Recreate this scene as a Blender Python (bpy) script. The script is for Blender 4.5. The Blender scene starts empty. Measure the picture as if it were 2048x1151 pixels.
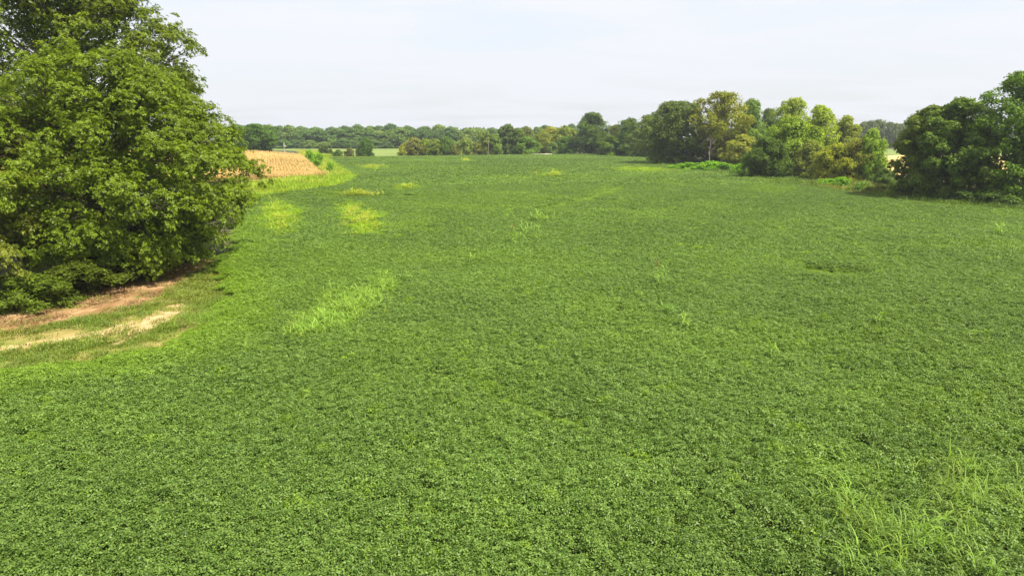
import bpy, math
import numpy as np
from mathutils import Vector

rng = np.random.default_rng(7)
sc = bpy.context.scene
col = sc.collection

# ------------------------------------------------------------------ camera
F = 1365.0; CX = 1024.0; CY = 575.5; HOR = 267.0; CAMZ = 10.5
PITCH = math.atan((CY - HOR) / F)
cam_d = bpy.data.cameras.new("camera")
cam_d.sensor_width = 36.0
cam_d.lens = F / 2048.0 * 36.0
cam_d.clip_start = 0.1
cam_d.clip_end = 20000.0
cam = bpy.data.objects.new("camera", cam_d)
col.objects.link(cam)
cam.location = (0, 0, CAMZ)
cam.rotation_euler = (math.pi / 2 - PITCH, 0, 0)
sc.camera = cam

# ------------------------------------------------------------------ sky, sun, exposure
SUN_EL = math.radians(56); SUN_AZ = math.radians(122)      # azimuth clockwise from the view direction (+Y)
world = bpy.data.worlds.new("World")
sc.world = world
world.use_nodes = True
nt = world.node_tree; nt.nodes.clear()
def N(nt, typ, **kw):
    n = nt.nodes.new(typ)
    for k, v in kw.items():
        setattr(n, k, v)
    return n
def math_node(nt, op, a, b=None, c=None):
    n = nt.nodes.new("ShaderNodeMath"); n.operation = op
    for i, v in enumerate((a, b, c)):
        if v is None: continue
        if isinstance(v, (int, float)): n.inputs[i].default_value = v
        else: nt.links.new(v, n.inputs[i])
    return n.outputs[0]
def mix_color(nt, fac, a, b, blend='MIX'):
    n = nt.nodes.new("ShaderNodeMix"); n.data_type = 'RGBA'; n.blend_type = blend
    n.clamp_factor = True; n.clamp_result = False
    for sock, v in ((n.inputs[0], fac), (n.inputs[6], a), (n.inputs[7], b)):
        if isinstance(v, (int, float)): sock.default_value = v
        elif isinstance(v, tuple): sock.default_value = v if len(v) == 4 else (*v, 1)
        else: nt.links.new(v, sock)
    return n.outputs[2]
sky = N(nt, "ShaderNodeTexSky", sky_type='NISHITA', sun_disc=False)
sky.sun_elevation = SUN_EL; sky.sun_rotation = SUN_AZ
sky.air_density = 1.0; sky.dust_density = 2.0
tc = N(nt, "ShaderNodeTexCoord")
sep = N(nt, "ShaderNodeSeparateXYZ"); nt.links.new(tc.outputs["Generated"], sep.inputs[0])
den = math_node(nt, 'ADD', math_node(nt, 'ABSOLUTE', sep.outputs[2]), 0.12)
cmb = N(nt, "ShaderNodeCombineXYZ")
nt.links.new(math_node(nt, 'DIVIDE', sep.outputs[0], den), cmb.inputs[0])
nt.links.new(math_node(nt, 'DIVIDE', math_node(nt, 'MULTIPLY', sep.outputs[1], 1.9), den), cmb.inputs[1])
nz = N(nt, "ShaderNodeTexNoise"); nz.inputs["Scale"].default_value = 0.75
nz.inputs["Detail"].default_value = 7; nz.inputs["Roughness"].default_value = 0.55; nz.inputs["Distortion"].default_value = 0.8
nt.links.new(cmb.outputs[0], nz.inputs["Vector"])
mr = N(nt, "ShaderNodeMapRange"); mr.inputs[1].default_value = 0.34; mr.inputs[2].default_value = 0.56
mr.inputs[3].default_value = 0.76; mr.inputs[4].default_value = 0.97
nt.links.new(nz.outputs[0], mr.inputs[0])
el = N(nt, "ShaderNodeMapRange"); el.inputs[1].default_value = 0.0; el.inputs[2].default_value = 0.30
nt.links.new(sep.outputs[2], el.inputs[0])
cloud = mix_color(nt, el.outputs[0], (4.08, 4.17, 4.45), (4.58, 4.67, 4.85))
skyc = mix_color(nt, mr.outputs[0], sky.outputs[0], cloud)
bg = N(nt, "ShaderNodeBackground"); bg.inputs[1].default_value = 0.12
nt.links.new(skyc, bg.inputs[0])
wo = N(nt, "ShaderNodeOutputWorld"); nt.links.new(bg.outputs[0], wo.inputs[0])

sun_d = bpy.data.lights.new("sun", 'SUN')
sun_d.energy = 5.0; sun_d.angle = math.radians(1.0); sun_d.color = (1.0, 0.93, 0.80)
sun = bpy.data.objects.new("sun", sun_d); col.objects.link(sun)
SUNV = Vector((math.sin(SUN_AZ) * math.cos(SUN_EL), math.cos(SUN_AZ) * math.cos(SUN_EL), math.sin(SUN_EL)))
sun.rotation_euler = SUNV.to_track_quat('Z', 'Y').to_euler()
sun.location = (0, 0, 80)
sc.view_settings.view_transform = 'Standard'
sc.view_settings.look = 'None'
sc.view_settings.gamma = 1.0
sc.view_settings.exposure = 0.84
sc.view_settings.use_curve_mapping = False
sc.cycles.max_bounces = 5
sc.cycles.diffuse_bounces = 2
sc.cycles.transmission_bounces = 3
sc.cycles.volume_bounces = 0
sc.cycles.use_denoising = True
sc.cycles.denoiser = 'OPENIMAGEDENOISE'
sc.cycles.denoising_input_passes = 'RGB_ALBEDO_NORMAL'
sc.cycles.denoising_prefilter = 'ACCURATE'

# ------------------------------------------------------------------ helpers
CP, SP = math.cos(PITCH), math.sin(PITCH)
def hgt(x, y):
    """ground height: flat river-bottom land with one low rise under the corn"""
    x = np.asarray(x, float); y = np.asarray(y, float)
    def sm(v, a, b):
        t = np.clip((v - a) / (b - a), 0, 1); return t * t * (3 - 2 * t)
    s = (x + 44) * -0.328 + (y - 160) * 0.945
    t = (x + 44) * -0.945 + (y - 160) * -0.328
    return 2.3 * sm(s, -12, 95) * sm(t, -14, 22) * (1 - sm(s, 150, 320))
def unproj(px, py, z=0.0):
    px = np.asarray(px, float); py = np.asarray(py, float)
    xr = (px - CX) / F; yr = (CY - py) / F
    dy = CP + yr * SP; dz = -SP + yr * CP
    k = (z - CAMZ) / dz
    return np.stack([xr * k, dy * k], -1)
def proj(x, y, z):
    d = y * CP - (z - CAMZ) * SP
    return CX + F * x / d, CY - F * (y * SP + (z - CAMZ) * CP) / d
def z_at(py, Y):
    yr = (CY - py) / F
    return CAMZ + Y * (-SP + yr * CP) / (CP + yr * SP)
def x_at(px, py, Y):
    yr = (CY - py) / F
    return (px - CX) / F * Y / (CP + yr * SP)
def inside(poly, p):
    poly = np.asarray(poly); x, y = p[:, 0], p[:, 1]
    r = np.zeros(len(p), bool); n = len(poly); j = n - 1
    for i in range(n):
        xi, yi = poly[i]; xj, yj = poly[j]
        c = ((yi > y) != (yj > y)) & (x < (xj - xi) * (y - yi) / (yj - yi + 1e-12) + xi)
        r ^= c; j = i
    return r
def dist_line(line, p):
    best = np.full(len(p), 1e9)
    for a, b in zip(line[:-1], line[1:]):
        ab = b - a; t = np.clip(((p - a) @ ab) / (ab @ ab + 1e-9), 0, 1)
        best = np.minimum(best, np.linalg.norm(p - (a + t[:, None] * ab), axis=1))
    return best
def vnoise(p, scale, seed=0):
    """smooth value noise, about -1..1"""
    r = np.random.default_rng(seed + 1000); T = r.uniform(-1, 1, (64, 64))
    q = p / scale; i = np.floor(q).astype(int); f = q - i; f = f * f * (3 - 2 * f)
    def t(a, b): return T[(i[:, 0] + a) % 64, (i[:, 1] + b) % 64]
    return (t(0, 0) * (1 - f[:, 0]) + t(1, 0) * f[:, 0]) * (1 - f[:, 1]) + (t(0, 1) * (1 - f[:, 0]) + t(1, 1) * f[:, 0]) * f[:, 1]
def unit(v): return v / (np.linalg.norm(v, axis=-1, keepdims=True) + 1e-9)
def rand_dir(r, n): return unit(r.normal(size=(n, 3)))

def make_mesh(name, v, faces, mats, tint=None, smooth=False, mat_idx=None):
    """faces: (M,k) int array, or a list of such arrays"""
    if not isinstance(faces, list): faces = [faces]
    faces = [np.asarray(f, np.int32) for f in faces if len(f)]
    me = bpy.data.meshes.new(name)
    v = np.asarray(v, np.float32)
    me.vertices.add(len(v)); me.vertices.foreach_set("co", v.ravel())
    li = np.concatenate([f.ravel() for f in faces])
    sizes = np.concatenate([np.full(len(f), f.shape[1], np.int32) for f in faces])
    starts = np.concatenate([[0], np.cumsum(sizes)[:-1]]).astype(np.int32)
    me.loops.add(len(li)); me.loops.foreach_set("vertex_index", li)
    me.polygons.add(len(sizes)); me.polygons.foreach_set("loop_start", starts)
    me.polygons.foreach_set("loop_total", sizes)
    if smooth: me.polygons.foreach_set("use_smooth", np.ones(len(sizes), bool))
    for m in (mats if isinstance(mats, (list, tuple)) else [mats]): me.materials.append(m)
    if mat_idx is not None: me.polygons.foreach_set("material_index", np.asarray(mat_idx, np.int32))
    if tint is not None:
        a = me.attributes.new("tint", 'FLOAT', 'FACE'); a.data.foreach_set("value", np.asarray(tint, np.float32))
    me.update(calc_edges=True)
    return me
def link(name, data, parent=None, **props):
    o = bpy.data.objects.new(name, data); col.objects.link(o)
    if parent is not None: o.parent = parent
    for k, v in props.items(): o[k] = v
    return o
def leaf_quads(pos, d, n, L, W, fold=0.12, droop=0.0):
    """kite-shaped leaves, folded along the midrib: verts, quads"""
    d = unit(d); s = unit(np.cross(n, d)); n2 = np.cross(d, s)
    L = np.broadcast_to(np.asarray(L, float), (len(pos),))[:, None]; W = np.broadcast_to(np.asarray(W, float), (len(pos),))[:, None]
    base = pos; tip = pos + d * L; tip[:, 2:3] -= droop * L
    m = pos + d * L * 0.45
    a = m + s * W * 0.5 + n2 * fold * W; b = m - s * W * 0.5 + n2 * fold * W
    v = np.stack([base, b, tip, a], 1).reshape(-1, 3)
    q = np.arange(len(pos) * 4).reshape(-1, 4)
    return v, q
def tubes(paths, sides=6):
    """paths: list of (points (k,3), radii (k)) -> verts, quads, one tapered tube each"""
    V, Q = [], []; off = 0
    ang = np.linspace(0, 2 * np.pi, sides, endpoint=False)
    for P, R in paths:
        P = np.asarray(P, float); R = np.asarray(R, float); k = len(P)
        t = unit(np.gradient(P, axis=0))
        ref = np.where(np.abs(t[:, 2:3]) > 0.9, np.array([[1.0, 0, 0]]), np.array([[0, 0, 1.0]]))
        a = unit(np.cross(t, ref)); b = np.cross(t, a)
        ring = P[:, None, :] + R[:, None, None] * (np.cos(ang)[None, :, None] * a[:, None, :] + np.sin(ang)[None, :, None] * b[:, None, :])
        V.append(ring.reshape(-1, 3))
        i = np.arange(k - 1)[:, None] * sides; j = np.arange(sides)[None, :]; j2 = (j + 1) % sides
        Q.append(np.stack([i + j, i + j2, i + sides + j2, i + sides + j], -1).reshape(-1, 4) + off)
        off += k * sides
    return np.concatenate(V), np.concatenate(Q)
def bez(a, b, c, k=6):
    t = np.linspace(0, 1, k)[:, None]
    return (1 - t) ** 2 * a + 2 * t * (1 - t) * b + t ** 2 * c

# ------------------------------------------------------------------ materials
def new_mat(name):
    m = bpy.data.materials.new(name); m.use_nodes = True; m.node_tree.nodes.clear(); return m
def leaf_shader(nt, color, trans=0.35, rough=0.5, spec=0.35, tcol=(1.25, 1.2, 0.45)):
    p = N(nt, "ShaderNodeBsdfPrincipled")
    p.inputs["Roughness"].default_value = rough; p.inputs["Specular IOR Level"].default_value = spec
    nt.links.new(color, p.inputs["Base Color"])
    t = N(nt, "ShaderNodeBsdfTranslucent")
    nt.links.new(mix_color(nt, 1.0, color, tcol, 'MULTIPLY'), t.inputs[0])
    mx = N(nt, "ShaderNodeMixShader"); mx.inputs[0].default_value = trans
    nt.links.new(p.outputs[0], mx.inputs[1]); nt.links.new(t.outputs[0], mx.inputs[2])
    out = N(nt, "ShaderNodeOutputMaterial"); nt.links.new(mx.outputs[0], out.inputs[0])
def tint_node(nt, typ='GEOMETRY', name="tint"):
    a = N(nt, "ShaderNodeAttribute", attribute_name=name, attribute_type=typ); return a.outputs["Fac"]
def foliage_mat(name, trans=0.3, rough=0.5, spec=0.3, spread=0.55):
    """leaf colour = the object's own colour, varied by the leaf tint: random, plus shade put into the inner leaves"""
    m = new_mat(name); nt = m.node_tree
    oi = N(nt, "ShaderNodeObjectInfo"); t = tint_node(nt)
    dark = mix_color(nt, 1.0, oi.outputs["Color"], (1 - spread, 1 - spread * 0.85, 1 - spread * 0.7), 'MULTIPLY')
    lite = mix_color(nt, 1.0, oi.outputs["Color"], (1 + spread * 1.1, 1 + spread, 1 + spread * 0.4), 'MULTIPLY')
    leaf_shader(nt, mix_color(nt, t, dark, lite), trans, rough, spec)
    return m
def crop_mat(name, dark, lite, alt, trans=0.3, rough=0.5, spec=0.4):
    """leaf colour between two greens by leaf; each plant also carries its own vigour (tv) and yellowing (ty)"""
    m = new_mat(name); nt = m.node_tree
    t = tint_node(nt); tv = tint_node(nt, 'INSTANCER', "tv"); ty = tint_node(nt, 'INSTANCER', "ty")
    c = mix_color(nt, t, dark, lite)
    a2 = mix_color(nt, t, tuple(x * 0.7 for x in alt), tuple(x * 1.2 for x in alt))
    c = mix_color(nt, ty, c, a2)
    f = math_node(nt, 'ADD', math_node(nt, 'MULTIPLY', tv, 0.28), 1.0)
    cmb = N(nt, "ShaderNodeCombineXYZ")
    for i in range(3): nt.links.new(f, cmb.inputs[i])
    leaf_shader(nt, mix_color(nt, 1.0, c, cmb.outputs[0], 'MULTIPLY'), trans, rough, spec)
    return m
def plain_mat(name, a, b, scale=3.0, rough=0.9, detail=6, bump=0.0, stretch=(1, 1, 1), c=None, cscale=0.1, lo=0.35, hi=0.65):
    m = new_mat(name); nt = m.node_tree
    tc = N(nt, "ShaderNodeTexCoord"); mp = N(nt, "ShaderNodeMapping"); mp.inputs["Scale"].default_value = stretch
    nt.links.new(tc.outputs["Object"], mp.inputs[0])
    nz = N(nt, "ShaderNodeTexNoise"); nz.inputs["Scale"].default_value = scale; nz.inputs["Detail"].default_value = detail
    nt.links.new(mp.outputs[0], nz.inputs["Vector"])
    r = N(nt, "ShaderNodeMapRange"); r.inputs[1].default_value = lo; r.inputs[2].default_value = hi
    nt.links.new(nz.outputs[0], r.inputs[0])
    colr = mix_color(nt, r.outputs[0], a, b)
    if c is not None:
        n2 = N(nt, "ShaderNodeTexNoise"); n2.inputs["Scale"].default_value = cscale; n2.inputs["Detail"].default_value = 4
        nt.links.new(mp.outputs[0], n2.inputs["Vector"])
        r2 = N(nt, "ShaderNodeMapRange"); r2.inputs[1].default_value = 0.45; r2.inputs[2].default_value = 0.6
        nt.links.new(n2.outputs[0], r2.inputs[0])
        colr = mix_color(nt, r2.outputs[0], colr, c)
    p = N(nt, "ShaderNodeBsdfPrincipled"); p.inputs["Roughness"].default_value = rough
    p.inputs["Specular IOR Level"].default_value = 0.15
    nt.links.new(colr, p.inputs["Base Color"])
    if bump:
        bn = N(nt, "ShaderNodeBump"); bn.inputs["Strength"].default_value = bump; bn.inputs["Distance"].default_value = 0.1
        nt.links.new(nz.outputs[0], bn.inputs["Height"]); nt.links.new(bn.outputs[0], p.inputs["Normal"])
    out = N(nt, "ShaderNodeOutputMaterial"); nt.links.new(p.outputs[0], out.inputs[0])
    return m
def weed_mat(name, c1, c2):
    m = new_mat(name); nt = m.node_tree
    leaf_shader(nt, mix_color(nt, tint_node(nt), c1, c2), 0.4, 0.5, 0.3); return m
M_LEAF = foliage_mat("tree_leaves", trans=0.36, rough=0.55, spec=0.18)
M_OAK = foliage_mat("oak_leaves", trans=0.36, rough=0.45, spec=0.25, spread=0.45)
M_BARK = plain_mat("bark", (0.045, 0.035, 0.026), (0.11, 0.09, 0.07), 2.5, stretch=(3, 3, 0.6), bump=0.6)
M_PALE_BARK = plain_mat("pale_bark", (0.55, 0.50, 0.42), (0.36, 0.31, 0.25), 1.2, bump=0.2)
M_DEAD = plain_mat("dead_wood", (0.36, 0.30, 0.24), (0.26, 0.20, 0.16), 1.5, bump=0.3)
M_POLE = plain_mat("weathered_pole_wood", (0.42, 0.40, 0.36), (0.30, 0.28, 0.25), 2.0, stretch=(4, 4, 0.5))
M_POLE_BROWN = plain_mat("brown_pole_wood", (0.30, 0.23, 0.16), (0.22, 0.17, 0.12), 2.0, stretch=(4, 4, 0.5))
M_METAL = plain_mat("grey_metal", (0.42, 0.43, 0.44), (0.35, 0.36, 0.37), 3.0, rough=0.5)
M_SOY = crop_mat("soybean_leaves", (0.033, 0.090, 0.005), (0.190, 0.294, 0.054), (0.23, 0.37, 0.010), trans=0.30, rough=0.48, spec=0.28)  # dark end matched to shaded canopy gaps, light end to sunlit leaves
M_FARSOY = crop_mat("far_soybean_leaves", (0.10, 0.17, 0.045), (0.17, 0.26, 0.075), (0.17, 0.27, 0.03), trans=0.3, rough=0.6, spec=0.3)
M_GRASS = crop_mat("weed_grass", (0.125, 0.235, 0.022), (0.25, 0.40, 0.058), (0.36, 0.36, 0.06), trans=0.4, rough=0.5, spec=0.3)
M_LIME = crop_mat("lime_grass", (0.17, 0.29, 0.015), (0.34, 0.47, 0.030), (0.42, 0.38, 0.07), trans=0.4, rough=0.5, spec=0.25)
M_CORN = crop_mat("ripe_corn", (0.38, 0.24, 0.075), (0.72, 0.52, 0.23), (0.25, 0.24, 0.05), trans=0.3, rough=0.6, spec=0.2)
M_GROUND = plain_mat("ground_soil", (0.050, 0.042, 0.022), (0.075, 0.082, 0.026), 0.6, c=(0.065, 0.095, 0.024), cscale=0.02)
M_DIRT = plain_mat("dry_dirt", (0.28, 0.165, 0.075), (0.45, 0.30, 0.15), 1.6, bump=0.4, stretch=(1, 0.5, 1), c=(0.22, 0.12, 0.05), cscale=0.35)
M_PALEDIRT = plain_mat("bare_pale_soil", (0.40, 0.28, 0.135), (0.52, 0.38, 0.21), 2.2, bump=0.5, c=(0.30, 0.23, 0.08), cscale=0.8)
M_VERGE = plain_mat("thin_grass_soil", (0.22, 0.19, 0.05), (0.34, 0.26, 0.10), 0.9, bump=0.3, c=(0.15, 0.18, 0.03), cscale=0.35)
M_GREENFIELD = plain_mat("far_green_field", (0.13, 0.185, 0.04), (0.17, 0.23, 0.055), 0.15, c=(0.17, 0.22, 0.05), cscale=0.02)
M_STRAW = plain_mat("ripe_straw_field", (0.50, 0.38, 0.11), (0.60, 0.47, 0.17), 0.2, stretch=(0.3, 1, 1))
M_GRAVEL = plain_mat("pale_gravel", (0.42, 0.37, 0.29), (0.33, 0.29, 0.23), 1.5)

# ------------------------------------------------------------------ ground and flat sheets
def axis_coords(lo, hi, step, far):
    mid = np.arange(lo, hi + step, step); out = []
    s = step
    x = hi
    while x < far: s *= 1.6; x += s; out.append(x)
    neg = []; s = step; x = lo
    while x > -far: s *= 1.6; x -= s; neg.append(x)
    return np.array(neg[::-1] + list(mid) + out)
gx = np.clip(axis_coords(-260, 200, 6, 900), -1600, 1600); gy = np.clip(axis_coords(-30, 480, 6, 900), -1600, 1600)
GX, GY = np.meshgrid(gx, gy)
gv = np.stack([GX.ravel(), GY.ravel(), hgt(GX.ravel(), GY.ravel())], 1)
nx, ny = len(gx), len(gy)
ii = (np.arange(ny - 1)[:, None] * nx + np.arange(nx - 1)[None, :]).ravel()
link("ground", make_mesh("ground", gv, np.stack([ii, ii + 1, ii + nx + 1, ii + nx], 1), M_GROUND, smooth=True), kind="structure")
def ragged(poly, step=0.6, amp=0.25, seed=1):
    poly = np.asarray(poly); out = []
    for a, b in zip(poly, np.roll(poly, -1, axis=0)):
        n = max(1, int(min(np.linalg.norm(b - a) / step, 60)))
        out.append(a + (b - a) * (np.arange(n) / n)[:, None])
    p = np.concatenate(out)
    return p + np.stack([vnoise(p, step * 1.7, seed), vnoise(p, step * 1.7, seed + 5)], 1) * amp
def sheet(name, poly, mat, z, seed=1, step=0.6, amp=0.25, **props):
    p = ragged(poly, step, amp, seed)
    v = np.concatenate([p, np.full((len(p), 1), z)], 1)
    return link(name, make_mesh(name, v, np.arange(len(p))[None, :], mat), **props)
U = lambda pts, z=0.0: unproj([p[0] for p in pts], [p[1] for p in pts], z)

SOY_EDGE_L = [(-400, 850), (0, 735), (160, 715), (320, 690), (390, 650), (438, 600), (428, 545), (432, 515), (455, 470), (470, 440), (488, 405),
              (530, 394), (600, 384), (695, 371), (722, 352), (692, 338), (660, 316)]
SOY_POLY_PX = SOY_EDGE_L + [(800, 314), (1000, 311), (1150, 309.5), (1330, 307.5), (1312, 318), (1325, 330), (1420, 345), (1500, 357), (1560, 366), (1650, 378), (1730, 393),
              (1800, 404), (2048, 424), (2500, 455), (2700, 1350), (-700, 1350)]
SOY_POLY = U(SOY_POLY_PX, 0.4)
EDGE_L = U(SOY_EDGE_L[:10], 0.4)

VERGE = U([(-400, 800), (-300, 880), (0, 765), (160, 742), (340, 712), (425, 660), (470, 600), (450, 530), (425, 512), (300, 540), (0, 600), (-300, 660)])
sheet("verge", VERGE, M_VERGE, 0.004, kind="structure")
sheet("dirt_path", U([(-300, 745), (-100, 695), (0, 668), (100, 652), (200, 632), (280, 612), (340, 585), (400, 545), (432, 516), (410, 510), (340, 530), (240, 560), (120, 590), (0, 620), (-300, 690)]),
      M_DIRT, 0.010, 3, kind="structure")
sheet("bare_soil", U([(205, 690), (230, 675), (268, 655), (300, 632), (330, 616), (362, 608), (372, 616), (352, 632), (318, 650), (288, 665), (240, 688)]), M_PALEDIRT, 0.016, 8, 0.5, 0.4, kind="structure")
sheet("bare_soil_patch", U([(-120, 728), (-60, 710), (0, 693), (45, 687), (95, 679), (150, 670), (215, 658), (268, 640), (275, 650), (225, 672), (160, 684), (90, 692), (30, 702), (-60, 724), (-120, 742)]), M_PALEDIRT, 0.016, 9, 0.5, 0.3, kind="structure")
# fields beyond
sheet("far_green_field", np.array([[-330.0, 300], [-20, 305], [-20, 510], [-400, 515]]), M_GREENFIELD, 0.05, 4, 5, 1, kind="structure")
sheet("straw_field", np.array([[88.0, 120], [330, 110], [420, 330], [190, 345], [120, 270]]), M_STRAW, 0.05, 5, 4, 1, kind="structure")
sheet("far_crop_field", np.array([[190.0, 347], [420, 332], [500, 470], [200, 480]]), M_GREENFIELD, 0.06, 6, 5, 1, kind="structure")
ga, gb = float(x_at(1050, 306, 332)), float(x_at(1103, 306, 332))
gvv = np.array([[ga - 2, 328, 0], [gb + 2, 328, 0], [gb + 2, 338, 0], [ga - 2, 338, 0], [ga, 330.5, 0.85], [gb, 330.5, 1.1], [gb - 1, 335, 1.1], [ga + 3, 335, 0.85]])
link("gravel_bank", make_mesh("gravel_bank", gvv, np.array([[4, 5, 6, 7], [0, 1, 5, 4], [1, 2, 6, 5], [2, 3, 7, 6], [3, 0, 4, 7]]), M_GRAVEL), kind="structure")

# ------------------------------------------------------------------ scatter (only for ground cover that nobody could count)
def scatter(name, pts, protos, rot, scl, tv, ty, **props):
    src = bpy.data.collections.new(name + "_source")
    for p in protos: src.objects.link(p)
    n = len(pts); me = bpy.data.meshes.new(name); me.vertices.add(n)
    me.vertices.foreach_set("co", np.asarray(pts, np.float32).ravel())
    def attr(nm, typ, key, val):
        a = me.attributes.new(nm, typ, 'POINT'); a.data.foreach_set(key, np.ascontiguousarray(val).ravel())
    attr("rot", 'FLOAT_VECTOR', "vector", np.asarray(rot, np.float32))
    attr("scl", 'FLOAT_VECTOR', "vector", np.asarray(scl, np.float32))
    attr("vid", 'INT', "value", rng.integers(0, len(protos), n).astype(np.int32))
    attr("tv", 'FLOAT', "value", np.asarray(tv, np.float32)); attr("ty", 'FLOAT', "value", np.asarray(ty, np.float32))
    o = link(name, me, **props)
    ng = bpy.data.node_groups.new(name + "_nodes", 'GeometryNodeTree')
    ng.interface.new_socket("Geometry", in_out='INPUT', socket_type='NodeSocketGeometry')
    ng.interface.new_socket("Geometry", in_out='OUTPUT', socket_type='NodeSocketGeometry')
    gi = ng.nodes.new("NodeGroupInput"); go = ng.nodes.new("NodeGroupOutput")
    ip = ng.nodes.new("GeometryNodeInstanceOnPoints"); ci = ng.nodes.new("GeometryNodeCollectionInfo")
    ci.inputs[0].default_value = src; ci.inputs[1].default_value = True; ci.inputs[2].default_value = True
    def na(nm, typ):
        q = ng.nodes.new("GeometryNodeInputNamedAttribute"); q.data_type = typ; q.inputs[0].default_value = nm; return q.outputs[0]
    L = ng.links.new
    L(gi.outputs[0], ip.inputs["Points"]); L(ci.outputs[0], ip.inputs["Instance"])
    ip.inputs["Pick Instance"].default_value = True
    L(na("vid", 'INT'), ip.inputs["Instance Index"]); L(na("rot", 'FLOAT_VECTOR'), ip.inputs["Rotation"]); L(na("scl", 'FLOAT_VECTOR'), ip.inputs["Scale"])
    L(ip.outputs[0], go.inputs[0])
    md = o.modifiers.new("scatter", 'NODES'); md.node_group = ng
    return o
def proto(name, me): return bpy.data.objects.new(name, me)

def soy_patch(seed, n, rad, h0, h1, leaf, name):
    """a mound of trifoliate leaves, about one plant group"""
    r = np.random.default_rng(seed)
    k = n // 3
    rr = rad * np.sqrt(r.uniform(0, 1, k)); th = r.uniform(0, 2 * np.pi, k)
    top = h1 - (h1 - h0) * 0.55 * (rr / rad) ** 2
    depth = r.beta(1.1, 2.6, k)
    z = top - depth * (h1 - h0) * 1.25
    c = np.stack([rr * np.cos(th), rr * np.sin(th), z], 1)
    P, D, Nn, L, W, T = [], [], [], [], [], []
    tint0 = np.clip(0.45 + 0.22 * r.normal(size=k) + 0.25 * (1 - depth) - 0.1, 0, 1)  # canopy shade put into the tint: deeper leaves darker, top ones lighter
    yaw = r.uniform(0, 2 * np.pi, k)
    nrm = unit(np.array([0, 0, 1.0]) + r.normal(0, 0.52, (k, 3)) + np.stack([np.cos(th), np.sin(th), 0 * th], 1) * (rr / rad)[:, None] * 0.35)
    for j in range(3):
        a = yaw + (j - 1) * 1.75
        d = np.stack([np.cos(a), np.sin(a), r.normal(-0.25, 0.25, k)], 1)
        d = unit(d - nrm * (d * nrm).sum(1, keepdims=True) * 0.8)
        n2 = unit(nrm + r.normal(0, 0.25, (k, 3)))
        P.append(c + d * leaf * 0.15); D.append(d); Nn.append(n2)
        s = leaf * r.uniform(0.75, 1.2, k); L.append(s); W.append(s * r.uniform(0.48, 0.66, k))
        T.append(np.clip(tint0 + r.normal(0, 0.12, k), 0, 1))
    v, q = leaf_quads(np.concatenate(P), np.concatenate(D), np.concatenate(Nn), np.concatenate(L), np.concatenate(W), 0.10, 0.12)
    return make_mesh(name, v, q, M_SOY, np.concatenate(T))

def grid_points(y0, y1, step, xpad, seed):
    r = np.random.default_rng(seed); out = []
    y = y0
    while y < y1:
        half = y * (1024 / F) * 1.06 + xpad
        x = np.arange(-half, half, step)
        out.append(np.stack([x + r.uniform(-0.48, 0.48, len(x)) * step, np.full(len(x), y) + r.uniform(-0.48, 0.48, len(x)) * step], 1))
        y += step * 0.93
    return np.concatenate(out)
# patches where the crop is stunted, thin or overrun: centre px, half sizes px -> world ellipse
def ell(px, py, hw, hh):
    c = unproj(px, py, 0.5); e = unproj(px + hw, py, 0.5); t = unproj(px, py - hh, 0.5)
    return c, abs(e[0] - c[0]), np.linalg.norm(t - c)
def elq(p, c, ex, ey):
    u = c / np.linalg.norm(c); d = p - c
    return np.hypot((d[:, 0] * u[1] - d[:, 1] * u[0]) / ex, (d @ u) / ey)
TRACKS = [([(620, 389), (750, 393), (880, 394)], 1.5, 0.6), ([(1075, 418), (1150, 403), (1215, 385), (1235, 372)], 1.4, 0.5), ([(872, 1160), (864, 1060), (856, 1000), (830, 955)], 0.13, 0.5),
          ([(1130, 358), (1060, 346)], 1.8, 0.5), ([(500, 401), (560, 392), (640, 386), (700, 384)], 1.5, 0.5), ([(1300, 480), (1500, 510), (1650, 536)], 0.3, 0.15), ([(900, 700), (1000, 800), (1180, 870)], 0.2, 0.2)]
YEL = [(562, 430, 48, 30, 1.0), (700, 425, 30, 25, 0.9), (732, 442, 36, 24, 1.0), (700, 603, 70, 30, 0.32), (640, 640, 60, 28, 0.3), (760, 572, 40, 28, 0.3), (1290, 341, 60, 5, 0.9),
       (1100, 350, 34, 4, 0.7), (745, 336, 26, 4, 0.9), (932, 322, 9, 2, 0.9), (1540, 378, 60, 12, 0.35), (810, 377, 40, 5, 0.5), (470, 640, 90, 50, 0.35), (830, 448, 60, 25, 0.28),
       (660, 388, 50, 7, 0.5), (1045, 400, 120, 12, 0.2), (1083, 438, 18, 6, 0.5), (1850, 800, 240, 70, 0.12), (350, 620, 110, 60, 0.5), (1690, 945, 120, 60, 0.15)]
DIP = [(1662, 543, 66, 11, 0.66), (750, 392, 140, 2.0, 0.5), (1150, 402, 90, 3, 0.3), (868, 1010, 8, 60, 0.35), (840, 965, 20, 12, 0.3), (940, 912, 14, 10, 0.3), (1385, 690, 12, 6, 0.4), (560, 668, 60, 6, 0.3), (830, 645, 60, 4, 0.3)]
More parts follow.
